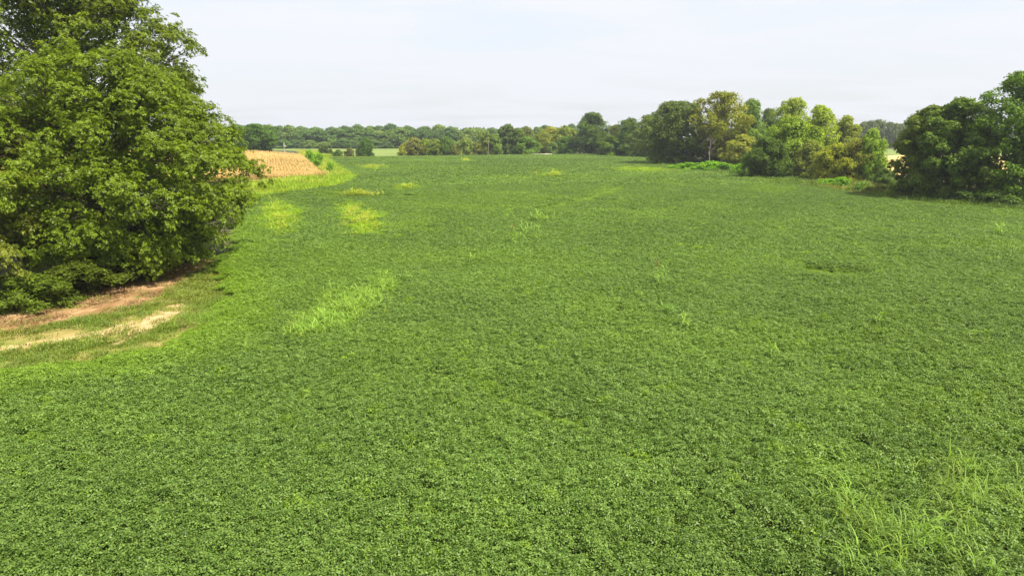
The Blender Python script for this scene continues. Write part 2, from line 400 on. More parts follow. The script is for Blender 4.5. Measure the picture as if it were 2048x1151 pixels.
def soy_scatter(name, pts, protos, base, z_amp, seed, **props):
    p = pts[inside(SOY_POLY, pts)]
    r = np.random.default_rng(seed)
    d0 = dist_line(EDGE_L, p)
    p = p[(d0 + 1.3 * vnoise(p, 1.7, 31) + 0.8 * vnoise(p, 0.7, 32) + r.normal(0, 0.35, len(p))) > 0.55]; n = len(p)
    dl = dist_line(EDGE_L, p)
    edge = np.clip(dl / 6.0, 0, 1)
    low = (1 - np.clip(dl / 2.2, 0, 1))
    yv = vnoise(p, 2.3, 3) * 0.5 + vnoise(p, 0.9, 4) * 0.5
    ty = np.clip((1 - edge) * 0.55 + 0.15 * (1 - edge) * yv, 0, 1)
    for px, py, hw, hh, a in YEL:
        c, ex, ey = ell(px, py, hw, hh)
        q = elq(p, c, ex, ey) + 0.75 * yv
        ty = np.maximum(ty, a * np.clip(1.55 - 1.5 * q, 0, 1))
    hz = np.ones(n)
    for px, py, hw, hh, a in DIP:
        c, ex, ey = ell(px, py, hw, hh)
        q = elq(p, c, ex, ey) + 0.25 * yv
        hz = np.minimum(hz, 1 - a * np.clip(2.6 - 2.2 * q, 0, 1))
        ty = np.maximum(ty, 0.35 * np.clip(2.2 - 1.8 * q, 0, 1) * (a > 0.45))
    for line, hw, a in TRACKS:
        q = dist_line(U(line, 0.5), p) / hw + 0.3 * yv
        hz *= 1 - a * np.clip(1.8 - 1.4 * q, 0, 1); ty = np.maximum(ty, 0.4 * np.clip(1.8 - q, 0, 1))
    hz *= 1 - 0.55 * low * (1 + 0.35 * yv)
    hz *= 1 - 0.9 * np.clip(vnoise(p * [0.45, 1.0], 1.5, 17) * 0.6 + vnoise(p * [0.5, 1.0], 4.1, 18) * 0.5 - 0.55, 0, 0.5)
    bumps = 0.10 * vnoise(p, 1.1, 11) + 0.09 * vnoise(p * [1, 0.8], 2.7, 12) + 0.10 * vnoise(p, 7.0, 13)
    s = base * (1 + 0.12 * r.normal(size=n).clip(-1.5, 1.5))
    sz = (0.98 + bumps * z_amp + 0.05 * r.normal(size=n)) * hz
    tv = 0.35 * vnoise(p, 9, 21) + 0.22 * vnoise(p, 3.2, 22) + 0.45 * vnoise(p, 38, 23) + 0.16 * r.normal(size=n)
    yel_rand = (r.uniform(0, 1, n) < 0.035) * r.uniform(0.15, 0.5, n)
    ty = np.clip(np.maximum(np.maximum(ty, yel_rand), 0.22 * np.clip(vnoise(p, 5.5, 91) * 0.7 + vnoise(p, 16, 92) * 0.7, 0, 1)), 0, 1)
    z = hgt(p[:, 0], p[:, 1])
    rot = np.stack([r.normal(0, 0.05, n), r.normal(0, 0.05, n), r.uniform(0, 2 * np.pi, n)], 1)
    scatter(name, np.concatenate([p, z[:, None]], 1), protos, rot, np.stack([s, s, sz], 1), tv, ty, **props)

near = [proto("soy_plants", soy_patch(100 + i, 620, 0.42, 0.44, 0.86, 0.076, "soy_plants")) for i in range(6)]
mid = [proto("soy_plants_mid", soy_patch(120 + i, 780, 0.78, 0.52, 0.88, 0.112, "soy_plants_mid")) for i in range(6)]
far = [proto("soy_plants_far", soy_patch(140 + i, 420, 1.45, 0.58, 0.90, 0.25, "soy_plants_far")) for i in range(5)]
soy_scatter("soybean_crop", grid_points(9.5, 56, 0.47, 2.5, 31), near, 1.0, 1.0, 41, kind="stuff", label="dense low soybean canopy filling the near field", category="crop")
soy_scatter("soybean_crop", grid_points(56, 135, 0.84, 4, 32), mid, 1.0, 0.8, 42, kind="stuff", label="soybean canopy across the middle of the field", category="crop")
soy_scatter("soybean_crop", grid_points(135, 352, 1.55, 6, 33), far, 1.0, 0.6, 43, kind="stuff", label="soybean canopy running back to the tree lines", category="crop")

# ------------------------------------------------------------------ grasses
def tuft(seed, n, rad, h, w, lean=0.5, segs=3, mat=None, name="grass_tuft", hvar=0.35):
    r = np.random.default_rng(seed)
    rr = rad * np.sqrt(r.uniform(0, 1, n)); th = r.uniform(0, 2 * np.pi, n)
    b = np.stack([rr * np.cos(th), rr * np.sin(th), np.zeros(n)], 1)
    yaw = th + r.normal(0, 0.9, n); out = np.stack([np.cos(yaw), np.sin(yaw), 0 * yaw], 1)
    side = np.stack([-np.sin(yaw), np.cos(yaw), 0 * yaw], 1)
    ln = h * (1 + hvar * r.normal(size=n)).clip(0.4, 1.7); le = lean * r.uniform(0.3, 1.6, n)
    V = []
    for k in range(segs + 1):
        t = k / segs
        rise = np.sin(np.minimum(t * (1.1 + 0.9 * le), 2.3)) / np.maximum(1.0, 1.1)
        c = b + out * (le * ln * t ** 1.7 * 0.9)[:, None]; c[:, 2] += ln * rise
        ww = w * (1 - t) ** 0.6 * 0.5 + 0.001
        V += [c - side * ww, c + side * ww]
    V = np.stack(V, 1); K = 2 * (segs + 1); off = np.arange(n)[:, None] * K
    q = np.concatenate([off + np.array([[2 * k, 2 * k + 1, 2 * k + 3, 2 * k + 2]]) for k in range(segs)])
    tint = np.tile(np.clip(0.5 + 0.25 * r.normal(size=n), 0, 1), segs)
    return make_mesh(name, V.reshape(-1, 3), q, mat or M_GRASS, tint)
def grass_scatter(name, pts, protos, smin, smax, seed, tv0=0.0, ty=0.0, z0=0.0, **props):
    r = np.random.default_rng(seed); n = len(pts); s = r.uniform(smin, smax, n)
    z = hgt(pts[:, 0], pts[:, 1]) + z0
    rot = np.stack([r.normal(0, 0.12, n), r.normal(0, 0.12, n), r.uniform(0, 6.28, n)], 1)
    tyv = np.clip(ty + 0.12 * r.normal(size=n), 0, 1) if np.isscalar(ty) else ty
    return scatter(name, np.concatenate([pts, z[:, None]], 1), protos, rot, np.stack([s, s, s * r.uniform(0.85, 1.15, n)], 1), tv0 + 0.5 * r.normal(size=n), tyv, **props)
def ellipse_pts(px, py, hw, hh, n, seed, core=0.5, feather=True):
    c, ex, ey = ell(px, py, hw, hh); r = np.random.default_rng(seed)
    a = r.uniform(0, 6.283, n); q = r.uniform(0, 1, n) ** core
    u = c / np.linalg.norm(c); v = np.array([u[1], -u[0]]); q = np.abs(r.normal(0, 0.55, n)) if feather else q
    return c + (ex * q * np.cos(a))[:, None] * v + (ey * q * np.sin(a))[:, None] * u
def culms(seed, nc, rad, h, name="weed_grass_tuft", mat=None, w=0.030):
    """tall weed grass: leaning stems with long leaves arching over"""
    r = np.random.default_rng(seed); V, Q, T = [], [], []; off = 0
    def strip(P, side, ww, t):
        nonlocal off
        k = len(P); v = np.stack([P - side * ww[:, None], P + side * ww[:, None]], 1).reshape(-1, 3)
        i = np.arange(k - 1) * 2; V.append(v); Q.append(np.stack([i, i + 1, i + 3, i + 2], 1) + off); T.append(np.full(k - 1, t)); off += 2 * k
    for c in range(nc):
        b = np.array([*r.normal(0, rad, 2), 0.2]); hh = h * r.uniform(0.7, 1.15); le = r.normal(0, 0.16, 2)
        top = b + np.array([le[0] * hh, le[1] * hh, hh * 0.72]); tint = np.clip(r.normal(0.5, 0.2), 0, 1)
        P = np.linspace(b, top, 3); strip(P, unit(r.normal(size=3) * [1, 1, 0]), np.array([0.008, 0.008, 0.005]), tint)
        for j in range(5):
            f = r.uniform(0.35, 1.0); p0 = b + (top - b) * f; a = r.uniform(0, 6.28); o_ = np.array([math.cos(a), math.sin(a), 0]); L = h * r.uniform(0.38, 0.68)
            t = np.linspace(0, 1, 6)[:, None]; up = r.uniform(0.75, 1.25); dr = r.uniform(0.5, 1.25)
            P = p0 + o_ * L * (0.62 * t + 0.25 * t ** 2) + np.array([0, 0, 1.0]) * L * (up * t - dr * t ** 2)
            strip(P, np.array([-math.sin(a), math.cos(a), 0.0]), w * 0.5 * np.array([0.7, 1, 1, 0.85, 0.55, 0.08]), np.clip(tint + r.normal(0, 0.12), 0, 1))
    return make_mesh(name, np.concatenate(V), np.concatenate(Q), mat or M_GRASS, np.concatenate(T))
weed = [proto("weed_grass_tuft", culms(200 + i, 5, 0.13, 1.0, w=0.022)) for i in range(6)]
weed_up = [proto("upright_grass_tuft", culms(210 + i, 5, 0.2, 1.0, "upright_grass_tuft", None, 0.030)) for i in range(5)]
band = [proto("grass_band_tuft", tuft(220 + i, 80, 1.5, 1.05, 0.11, 0.4, 3, M_LIME, name="grass_band_tuft")) for i in range(4)]
weed_lime = [proto("lime_grass_tuft", culms(260 + i, 6, 0.25, 1.0, "lime_grass_tuft", M_LIME, 0.045)) for i in range(5)]
short = [proto("short_grass_tuft", tuft(230 + i, 80, 0.45, 0.065, 0.020, 0.9, 2, name="short_grass_tuft")) for i in range(4)]

fg = np.concatenate([ellipse_pts(1690, 1020, 75, 85, 16, 1), ellipse_pts(1760, 1085, 120, 80, 30, 2), ellipse_pts(1920, 1000, 95, 85, 34, 3), ellipse_pts(1880, 1110, 150, 70, 26, 4), ellipse_pts(1940, 960, 50, 35, 16, 5)])
grass_scatter("grass", fg, weed, 0.85, 1.2, 51, -0.2, 0.03, kind="stuff", label="arching pale green weed grass standing above the soybeans in the corner", category="grass")
g2 = np.concatenate([ellipse_pts(640, 650, 60, 22, 80, 6), ellipse_pts(690, 618, 70, 28, 120, 7), ellipse_pts(770, 578, 30, 26, 46, 8), ellipse_pts(600, 668, 50, 16, 30, 9), ellipse_pts(730, 600, 40, 20, 60, 10)])
grass_scatter("grass", g2, weed_up, 0.75, 1.15, 52, 0.8, 0.08, kind="stuff", label="long patch of tall bright grass within the soybeans", category="grass")
g3 = ellipse_pts(130, 772, 48, 14, 22, 11)
grass_scatter("grass", g3, weed, 0.75, 1.05, 53, -0.2, 0.0, kind="stuff", label="small stand of weed grass below the bare soil", category="grass")
g4 = np.concatenate([ellipse_pts(505, 705, 35, 12, 13, 12), ellipse_pts(400, 640, 55, 20, 22, 13)])
grass_scatter("grass", g4, weed, 0.7, 1.0, 54, -0.1, 0.0, kind="stuff", label="scattered weed grass stems near the dirt path end", category="grass")
g5 = np.concatenate([ellipse_pts(560, 440, 36, 22, 170, 14, 0.6), ellipse_pts(545, 418, 30, 12, 40, 15)])
grass_scatter("grass", g5, weed_lime, 0.75, 1.05, 55, 0.4, 0.25, kind="stuff", label="round yellow-green weedy patch beside the big trees", category="grass")
g6 = np.concatenate([ellipse_pts(700, 430, 26, 24, 90, 16, 0.6), ellipse_pts(735, 442, 30, 20, 150, 17, 0.6)])
grass_scatter("grass", g6, weed_lime, 0.75, 1.05, 56, 0.4, 0.4, kind="stuff", label="yellow-green weedy patch split in two lobes", category="grass")
g7 = np.concatenate([ellipse_pts(1260, 338, 40, 3, 160, 18), ellipse_pts(1320, 343, 40, 4, 200, 19), ellipse_pts(1290, 341, 60, 4, 120, 20)])
grass_scatter("grass", g7, band, 0.5, 0.8, 57, 0.4, 0.0, kind="stuff", label="bright grass strip in front of the dark broad tree", category="grass")
g8 = np.concatenate([ellipse_pts(1110, 351, 24, 2.4, 40, 21), ellipse_pts(745, 336, 24, 2.5, 90, 22), ellipse_pts(932, 322.5, 8, 1.5, 40, 23), ellipse_pts(815, 377, 14, 3, 26, 24), ellipse_pts(715, 392, 40, 3, 50, 27)])
grass_scatter("grass", g8, weed_lime, 1.0, 1.5, 58, 0.2, 0.3, kind="stuff", label="small bright weed patches far out in the soybeans", category="grass")
r_ = np.random.default_rng(99)
spk = np.stack([r_.uniform(-70, 70, 900), r_.uniform(40, 200, 900)], 1); spk = spk[inside(SOY_POLY, spk)]
spk = spk[(vnoise(spk, 14, 77) > 0.42)]
grass_scatter("grass", spk, weed_up, 0.75, 1.05, 59, 0.0, 0.1, kind="stuff", label="stray weed stems dotted over the soybeans", category="grass")
# verge: short thin grass between path and crop
vp = np.random.default_rng(61).uniform([-60, 22], [-18, 62], (24000, 2))
soilA = U([(205, 690), (268, 650), (330, 612), (372, 606), (375, 622), (318, 655), (240, 692)])
pathP = U([(-300, 745), (-100, 695), (0, 666), (100, 650), (200, 630), (280, 610), (340, 583), (400, 543), (432, 516), (410, 505), (0, 600), (-300, 690)])
vp = vp[inside(VERGE, vp)]
keep = ~(inside(pathP, vp) & (np.random.default_rng(62).uniform(0, 1, len(vp)) < 0.93)) & ~(inside(soilA, vp) & (np.random.default_rng(63).uniform(0, 1, len(vp)) < 0.72))
tanb = inside(U([(-120, 728), (0, 690), (268, 636), (275, 655), (215, 675), (90, 694), (0, 708), (-120, 745)]), vp) & (np.random.default_rng(67).uniform(0, 1, len(vp)) < 0.6)
vp = vp[keep & ~tanb]; dv = dist_line(EDGE_L, vp)
vp = vp[(vnoise(vp, 2.0, 64) * 0.6 + 0.75 - 0.02 * dv) > np.random.default_rng(65).uniform(0, 1, len(vp)) * 0.9]
grass_scatter("grass", vp, short, 0.8, 1.7, 60, -0.8, np.clip(0.35 + 0.35 * vnoise(vp, 3.0, 66), 0, 1), kind="stuff", label="thin dry grass between dirt path and crop", category="grass")
# litter, clods and dry stems on the path
def litter_patch(seed):
    r = np.random.default_rng(seed); k = 60
    p = np.stack([r.uniform(-0.5, 0.5, k), r.uniform(-0.5, 0.5, k), r.uniform(0.012, 0.05, k)], 1)
    a = r.uniform(0, 6.28, k); d = np.stack([np.cos(a), np.sin(a), r.normal(0, 0.25, k)], 1); L = r.uniform(0.05, 0.22, k)
    v, q = leaf_quads(p, d, unit(np.array([0, 0, 1.0]) + r.normal(0, 0.5, (k, 3))), L, np.minimum(L * 0.6, r.uniform(0.015, 0.08, k)))
    return make_mesh("litter_patch", v, q, M_LITTER, r.uniform(0, 1, k))
M_LITTER = weed_mat("dry_litter", (0.10, 0.055, 0.025), (0.48, 0.33, 0.17))
lp = np.random.default_rng(68).uniform([-60, 22], [-18, 62], (5000, 2)); lp = lp[inside(pathP, lp)]
lp = lp[vnoise(lp, 1.8, 69) > -0.25]; rl = np.random.default_rng(70); nl_ = len(lp)
scatter("litter", np.concatenate([lp, np.full((nl_, 1), 0.012)], 1), [proto("litter_patch", litter_patch(250 + i)) for i in range(4)], np.stack([0 * lp[:, 0], 0 * lp[:, 0], rl.uniform(0, 6.28, nl_)], 1), np.ones((nl_, 3)), np.zeros(nl_), np.zeros(nl_),
        kind="stuff", label="dry leaf litter and clods strewn over the dirt path", category="litter")
# bright grass round the corn
BAND = U([(440, 400), (488, 404), (530, 393), (600, 383), (695, 371), (716, 358), (722, 352), (692, 338), (655, 312), (630, 305), (600, 305), (655, 350), (640, 356), (520, 371), (440, 385)], 0.3)
bp = np.random.default_rng(71).uniform(BAND.min(0), BAND.max(0), (26000, 2)); bp = bp[inside(BAND, bp)]
db = dist_line(U([(655, 350), (600, 305)], 0.3), bp)
rb = np.random.default_rng(72)
tyb = np.clip(0.05 + 0.35 * np.clip(vnoise(bp, 7, 73), 0, 1) + 0.45 * (bp[:, 1] > 165) * np.clip(1 - db / 9, 0, 1) + 0.25 * (vnoise(bp, 5, 74) > 0.3), 0, 1) * np.clip(dist_line(SOY_POLY[9:17], bp) / 8, 0, 1)
dsoy = dist_line(SOY_POLY[9:17], bp)
sc_b = 0.55 + 0.55 * np.clip(dsoy / 9, 0, 1)
o = grass_scatter("grass", bp, band, 0.8, 1.1, 73, 0.5, tyb, kind="stuff", label="bright yellow-green grass band around the ripe corn", category="grass")
o.data.attributes["scl"].data.foreach_set("vector", np.repeat((sc_b * rb.uniform(0.8, 1.15, len(bp)))[:, None], 3, 1).astype(np.float32).ravel())
# rough grass under the right-hand trees
RG = U([(1300, 330), (1420, 346), (1500, 359), (1650, 380), (1730, 395), (1800, 406), (2048, 426), (2400, 455), (2400, 425), (2048, 396), (1900, 385), (1800, 375), (1700, 358), (1600, 345), (1500, 335), (1420, 325)], 0.2)
rp = np.random.default_rng(75).uniform(RG.min(0), RG.max(0), (16000, 2)); rp = rp[inside(RG, rp)]
rough = [proto("rough_grass_tuft", tuft(240 + i, 80, 1.5, 1.05, 0.10, 0.5, 3, M_GRASS, name="rough_grass_tuft")) for i in range(4)]
rpx = proj(rp[:, 0], rp[:, 1], 0.0)[0]
grass_scatter("grass", rp, rough, 0.4, 0.85, 76, -1.3, np.clip(0.75 * np.exp(-((rpx - 1690) / 60) ** 2) + 0.15 * vnoise(rp, 9, 77), 0, 1), kind="stuff", label="rough grass edge along the foot of the right tree row", category="grass")
# pale fringe at the back of the soybeans
fp = np.stack([np.random.default_rng(78).uniform(-90, 40, 2500), np.zeros(2500)], 1)
fp[:, 1] = 296 + (fp[:, 0] + 90) * 0.20 + np.random.default_rng(79).uniform(0, 6, 2500)
grass_scatter("grass", fp, band, 0.35, 0.6, 80, -0.2, 0.45, kind="stuff", label="pale grass fringe at the back of the soybean field", category="grass")

def weed_thing(px, py, me, s, label):
    p = unproj(px, py, 0.5); o = link("grass_clump", me, label=label, category="weed", group="lone weed clumps in the soybeans")
    o.location = (p[0], p[1], 0.0); o.scale = (s * 1.1, s * 1.1, s * 1.25); o.rotation_euler[2] = px * 0.7
    return o
M_WEED = weed_mat("lone_weed", (0.16, 0.30, 0.03), (0.30, 0.44, 0.07)); M_SEED = weed_mat("red_seed_heads", (0.22, 0.20, 0.07), (0.30, 0.27, 0.10))
for i, (px, py, s, n, lab) in enumerate([
    (1315, 572, 1.45, 9, "lone upright weed clump with reddish seed heads in open soybeans"),
    (1330, 628, 1.15, 5, "thin bright weed spike just below the reddish seed-head clump"),
    (1372, 655, 1.15, 7, "small spreading weed clump furthest right of the three lone ones"),
    (1085, 446, 1.5, 22, "bright weed cluster highest of the three along the field centre"),
    (1060, 470, 1.4, 18, "pale weed cluster in the middle of the three at field centre"),
    (1026, 490, 1.5, 14, "weed cluster with reddish tips lowest of the three at field centre"),
    (948, 528, 1.3, 6, "slim weed stem left of the centre weed clusters"),
    (2002, 470, 1.4, 14, "tiny yellow-green weed clump near the right picture edge"),
    (1762, 655, 1.1, 8, "small bright weed tuft below the dark hollow in the soybeans"),
    (1545, 712, 1.0, 7, "small green weed tuft in the right half of the near soybeans")]):
    o = weed_thing(px, py, culms(300 + i, max(2, n // 2), 0.04 + 0.018 * n, 1.0, "grass_clump", M_WEED, 0.045), s, lab)
    if "reddish" in lab and "below" not in lab:
        k = 10; r2 = np.random.default_rng(i); b = np.stack([r2.normal(0, 0.08, k), r2.normal(0, 0.08, k), r2.uniform(0.85, 1.2, k)], 1)
        v, q = leaf_quads(b, np.array([[0, 0, 1.0]]) + r2.normal(0, 0.3, (k, 3)), rand_dir(r2, k), 0.22, 0.06)
        link("seed_heads", make_mesh("seed_heads", v, q, M_SEED, r2.uniform(0, 1, k)), o)

# ------------------------------------------------------------------ corn
def corn_segment(seed):
    r = np.random.default_rng(seed); P, D, Nn, L, W, T = [], [], [], [], [], []
    for i in range(8):
        x = -0.9 + 0.225 * i + r.normal(0, 0.03); y = r.normal(0, 0.04); h = r.uniform(1.85, 2.25)
        k = 9; z = h * np.linspace(0.25, 0.93, k); a = np.arange(k) * math.pi + r.normal(0, 0.7, k) + r.uniform(0, 3)
        P.append(np.stack([np.full(k, x), np.full(k, y), z], 1))
        D.append(np.stack([np.cos(a), np.sin(a), r.normal(-0.1, 0.5, k)], 1)); Nn.append(unit(np.array([0, 0, 1.0]) + r.normal(0, 0.5, (k, 3))))
        L.append(r.uniform(0.32, 0.50, k)); W.append(np.full(k, 0.10)); T.append(np.clip(0.15 + 0.75 * z / h + r.normal(0, 0.15, k), 0, 1))  # browner lower leaves, with the row-gap shade put into the tint too
        # stalk and tassel
        P.append(np.array([[x, y, 0.05], [x, y, h * 0.9], [x, y, h * 0.9], [x, y, h * 0.9]])); D.append(np.array([[0, 0, 1.0], [0.1, 0, 1], [-0.5, 0.3, 1], [0.5, -0.3, 1]]))
        Nn.append(rand_dir(r, 4)); L.append(np.array([h * 0.95, 0.4, 0.28, 0.28])); W.append(np.array([0.05, 0.06, 0.05, 0.05])); T.append(np.array([0.4, 0.95, 0.9, 0.9]))
    v, q = leaf_quads(*(np.concatenate(a) for a in (P, D, Nn, L, W)), 0.15, 0.35)
    return make_mesh("corn_row", v, q, M_CORN, np.concatenate(T))
corn_p = [proto("corn_row", corn_segment(400 + i)) for i in range(5)]
Q0 = np.array([-42.0, 155.0]); RD = np.array([-0.328, 0.945]); LD = np.array([-0.945, -0.328])
t_, s_ = np.meshgrid(np.arange(0.5, 78, 0.76), np.arange(9.5, 130, 1.8))
cp = Q0 + t_.ravel()[:, None] * LD + s_.ravel()[:, None] * RD; ca = np.full(len(cp), math.atan2(RD[1], RD[0]))
t2, s2 = np.meshgrid(np.arange(0.5, 78, 1.8), np.arange(0.5, 9.0, 0.76))
cp2 = Q0 + t2.ravel()[:, None] * LD + s2.ravel()[:, None] * RD; ca2 = np.full(len(cp2), math.atan2(LD[1], LD[0]))
cpp = np.concatenate([cp, cp2]); cang = np.concatenate([ca, ca2]); rc = np.random.default_rng(81); n = len(cpp)
cpp = cpp + rc.normal(0, 0.05, cpp.shape) + (rc.uniform(-0.9, 0.9, n)[:, None] * np.stack([np.cos(cang), np.sin(cang)], 1))
fl = np.where(rc.uniform(0, 1, n) < 0.5, math.pi, 0)
scatter("corn_crop", np.concatenate([cpp, hgt(cpp[:, 0], cpp[:, 1])[:, None]], 1), corn_p, np.stack([0 * cang, 0 * cang, cang + fl], 1),
        np.stack([np.ones(n), np.ones(n), 1 + 0.05 * vnoise(cpp, 8, 82) + 0.04 * rc.normal(size=n)], 1), 0.6 * vnoise(cpp, 14, 83) + 0.3 * rc.normal(size=n),
        np.clip(0.3 * vnoise(cpp, 6, 84), 0, 1), kind="stuff", label="ripe tan corn standing in rows beyond the grass band", category="corn")

# ------------------------------------------------------------------ trees
PROFILES = {
    "broad": ([0.0, 0.12, 0.35, 0.6, 0.8, 0.93, 1.0], [0.62, 0.85, 1.0, 0.97, 0.78, 0.48, 0.12]),
    "tall":  ([0.0, 0.12, 0.35, 0.6, 0.8, 0.93, 1.0], [0.70, 0.90, 1.0, 0.88, 0.66, 0.40, 0.10]),
    "cone":  ([0.0, 0.12, 0.30, 0.55, 0.8, 0.93, 1.0], [0.80, 0.98, 1.0, 0.88, 0.62, 0.36, 0.1]),
    "bush":  ([0.0, 0.15, 0.40, 0.65, 0.85, 0.95, 1.0], [0.92, 1.0, 1.0, 0.86, 0.58, 0.34, 0.12]),
    "vase":  ([0.0, 0.15, 0.35, 0.6, 0.8, 0.92, 1.0], [0.45, 0.62, 0.80, 1.0, 0.92, 0.60, 0.2]),
}
def lobes(r, n, R, z0, H, prof, lobe, jit=0.2, inner=0.25):
    ts, rs = PROFILES[prof]
    t = np.clip((np.arange(n) + r.uniform(0, 1, n)) / n, 0, 1) ** 0.9; r.shuffle(t)
    a = np.arange(n) * 2.39996 + r.uniform(-0.5, 0.5, n)
    rad = np.interp(t, ts, rs) * R
    lr = lobe * R * r.uniform(0.55, 1.3, n) * (0.75 + 0.25 * np.interp(t, ts, rs))
    q = np.where(r.uniform(0, 1, n) < inner, r.uniform(0.1, 0.6, n), 1.0)
    q = q * (1 + jit * r.normal(size=n))
    rr = np.maximum(rad - lr * 0.75, 0) * q
    c = np.stack([rr * np.cos(a), rr * np.sin(a), z0 + (H - z0) * t], 1)
    c[:, 2] = np.minimum(c[:, 2], H - lr * 0.6)
    return c, lr
def crown_leaves(r, c, lr, per, sub, leaf, flat=0.75, axis_z=None):
    """two levels of clumping: lobes carry sprays, sprays carry leaves"""
    n = len(c); zc = c[:, 2].mean() * 0.8
    out = unit(c - np.array([0, 0, zc])) * [1, 1, 0.7]
    P, Nn, T = [], [], []
    ns = n * sub
    li = np.repeat(np.arange(n), sub)
    u = unit(rand_dir(r, ns) + out[li] * 0.55 + np.array([0, 0, 0.25]))
    sp = c[li] + u * lr[li][:, None] * np.array([1, 1, flat]) * r.uniform(0.65, 1.05, ns)[:, None]
    sr = lr[li] * r.uniform(0.28, 0.52, ns)
    tint_s = np.clip(0.5 + 0.13 * r.normal(size=ns), 0, 1)
    si = np.repeat(np.arange(ns), per); m = len(si)
    w = unit(rand_dir(r, m) + u[si] * 0.4 + np.array([0, 0, 0.3]))
    pos = sp[si] + w * (sr[si] * r.uniform(0.35, 1.1, m))[:, None]
    nn = unit(w * 0.7 + u[si] * 0.3 + np.array([0, 0, 0.35]) + r.normal(0, 0.45, (m, 3)))
    d = unit(np.cross(nn, rand_dir(r, m))); d[:, 2] -= 0.25
    L = leaf * r.uniform(0.65, 1.3, m)
    tt = np.clip(tint_s[si] + 0.16 * r.normal(size=m), 0, 1)
    # the crown's inside: leaves round the limbs, between trunk and lobes, inner shade put into their darker tint
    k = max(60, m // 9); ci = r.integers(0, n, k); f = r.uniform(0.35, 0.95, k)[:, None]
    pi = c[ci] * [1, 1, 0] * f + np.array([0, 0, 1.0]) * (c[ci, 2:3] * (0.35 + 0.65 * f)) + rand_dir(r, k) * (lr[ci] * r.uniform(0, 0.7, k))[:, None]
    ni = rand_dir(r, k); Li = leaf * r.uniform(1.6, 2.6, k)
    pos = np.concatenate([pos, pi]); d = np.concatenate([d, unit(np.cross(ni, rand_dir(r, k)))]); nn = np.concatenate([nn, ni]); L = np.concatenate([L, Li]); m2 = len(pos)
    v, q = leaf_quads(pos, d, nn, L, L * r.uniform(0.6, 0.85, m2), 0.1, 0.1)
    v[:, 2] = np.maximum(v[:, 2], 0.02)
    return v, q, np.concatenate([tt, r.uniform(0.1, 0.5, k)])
def tree_wood(r, c, lr, H, rad, trunk_top=0.72, nl=14, bend=0.03):
    tp = np.array([[0, 0, -0.3], [bend * H * r.normal(), bend * H * r.normal(), H * 0.25], [bend * H * r.normal(), bend * H * r.normal(), H * 0.5], [bend * H * r.normal(), bend * H * r.normal(), H * trunk_top], [0, 0, H * 0.93]])
    tt = np.linspace(0, 1, 12); P = np.stack([np.interp(tt, np.linspace(0, 1, 5), tp[:, k]) for k in range(3)], 1)
    R = rad * (1 - tt) ** 0.8 * 0.95 + 0.02; R[0] *= 1.35
    paths = [(P, R)]
    idx = np.argsort(-lr)[:nl]
    for i in idx:
        z = np.clip(c[i, 2] * r.uniform(0.35, 0.8), H * 0.1, H * 0.85); k = np.interp(z, P[:, 2], np.arange(12)); k0 = int(k); f = k - k0
        a = P[k0] * (1 - f) + P[min(k0 + 1, 11)] * f; r0 = np.interp(k, np.arange(12), R) * 0.5
        b = c[i]; m = (a + b) / 2 + np.array([0, 0, 0.06 * H]) * r.uniform(0, 1)
        paths.append((bez(a, m, b, 6), np.linspace(r0, 0.02 + r0 * 0.12, 6)))
    return tubes(paths)
PROTOS = {}
def tree_proto(key, seed, H, R, z0, prof, n, sub, per, leaf, lobe=0.34, trunk=0.35, wood=None, flat=0.75, nl=14, inner=0.25, mat=None):
    r = np.random.default_rng(seed)
    c, lr = lobes(r, n, R, z0, H, prof, lobe, inner=inner)
    v, q, t = crown_leaves(r, c, lr, per, sub, leaf, flat)
    me = make_mesh(key + "_crown", v, q, mat or M_LEAF, t)
    wv, wq = tree_wood(r, c, lr, H, trunk, nl=nl)
    PROTOS[key] = (me, make_mesh(key + "_trunk", wv, wq, wood or M_BARK, smooth=True), H, R)
# middle distance kinds
tree_proto("round_a", 1, 18, 8.5, 1.2, "broad", 60, 17, 26, 0.46)
tree_proto("round_b", 2, 18, 8.5, 1.0, "broad", 70, 16, 24, 0.46, lobe=0.31)
tree_proto("oval_a", 3, 18, 6.5, 1.0, "tall", 58, 16, 24, 0.44, lobe=0.38)
tree_proto("oval_b", 4, 18, 6.5, 0.8, "tall", 64, 15, 24, 0.44, lobe=0.34)
tree_proto("cone_a", 5, 14, 5.5, 0.6, "cone", 64, 15, 24, 0.38, lobe=0.32)
tree_proto("bushy_a", 6, 11, 6.0, 0.4, "bush", 66, 16, 26, 0.36, lobe=0.32)
tree_proto("bushy_b", 7, 11, 6.0, 0.4, "bush", 60, 16, 26, 0.36, lobe=0.36)
tree_proto("sycamore", 8, 24, 8.0, 5.0, "vase", 84, 12, 18, 0.46, lobe=0.27, trunk=0.38, wood=M_PALE_BARK, nl=34, inner=0.3)
tree_proto("sycamore_b", 9, 20, 7.5, 1.5, "tall", 74, 14, 20, 0.46, lobe=0.30, trunk=0.32, wood=M_PALE_BARK, nl=26)
# far kinds
for i, (pf, R) in enumerate([("broad", 8.0), ("tall", 6.5), ("broad", 7.0), ("bush", 7.5), ("tall", 6.0)]):
    tree_proto("far_%d" % i, 20 + i, 15, R, 0.4, pf, 40, 11, 20, 0.85, lobe=0.42, nl=8)
# shrubs
tree_proto("shrub_a", 31, 3.0, 2.4, 0.1, "bush", 22, 10, 14, 0.26, lobe=0.4, trunk=0.07, nl=6)
tree_proto("shrub_b", 32, 3.0, 2.2, 0.1, "broad", 22, 10, 14, 0.24, lobe=0.36, trunk=0.07, nl=6)

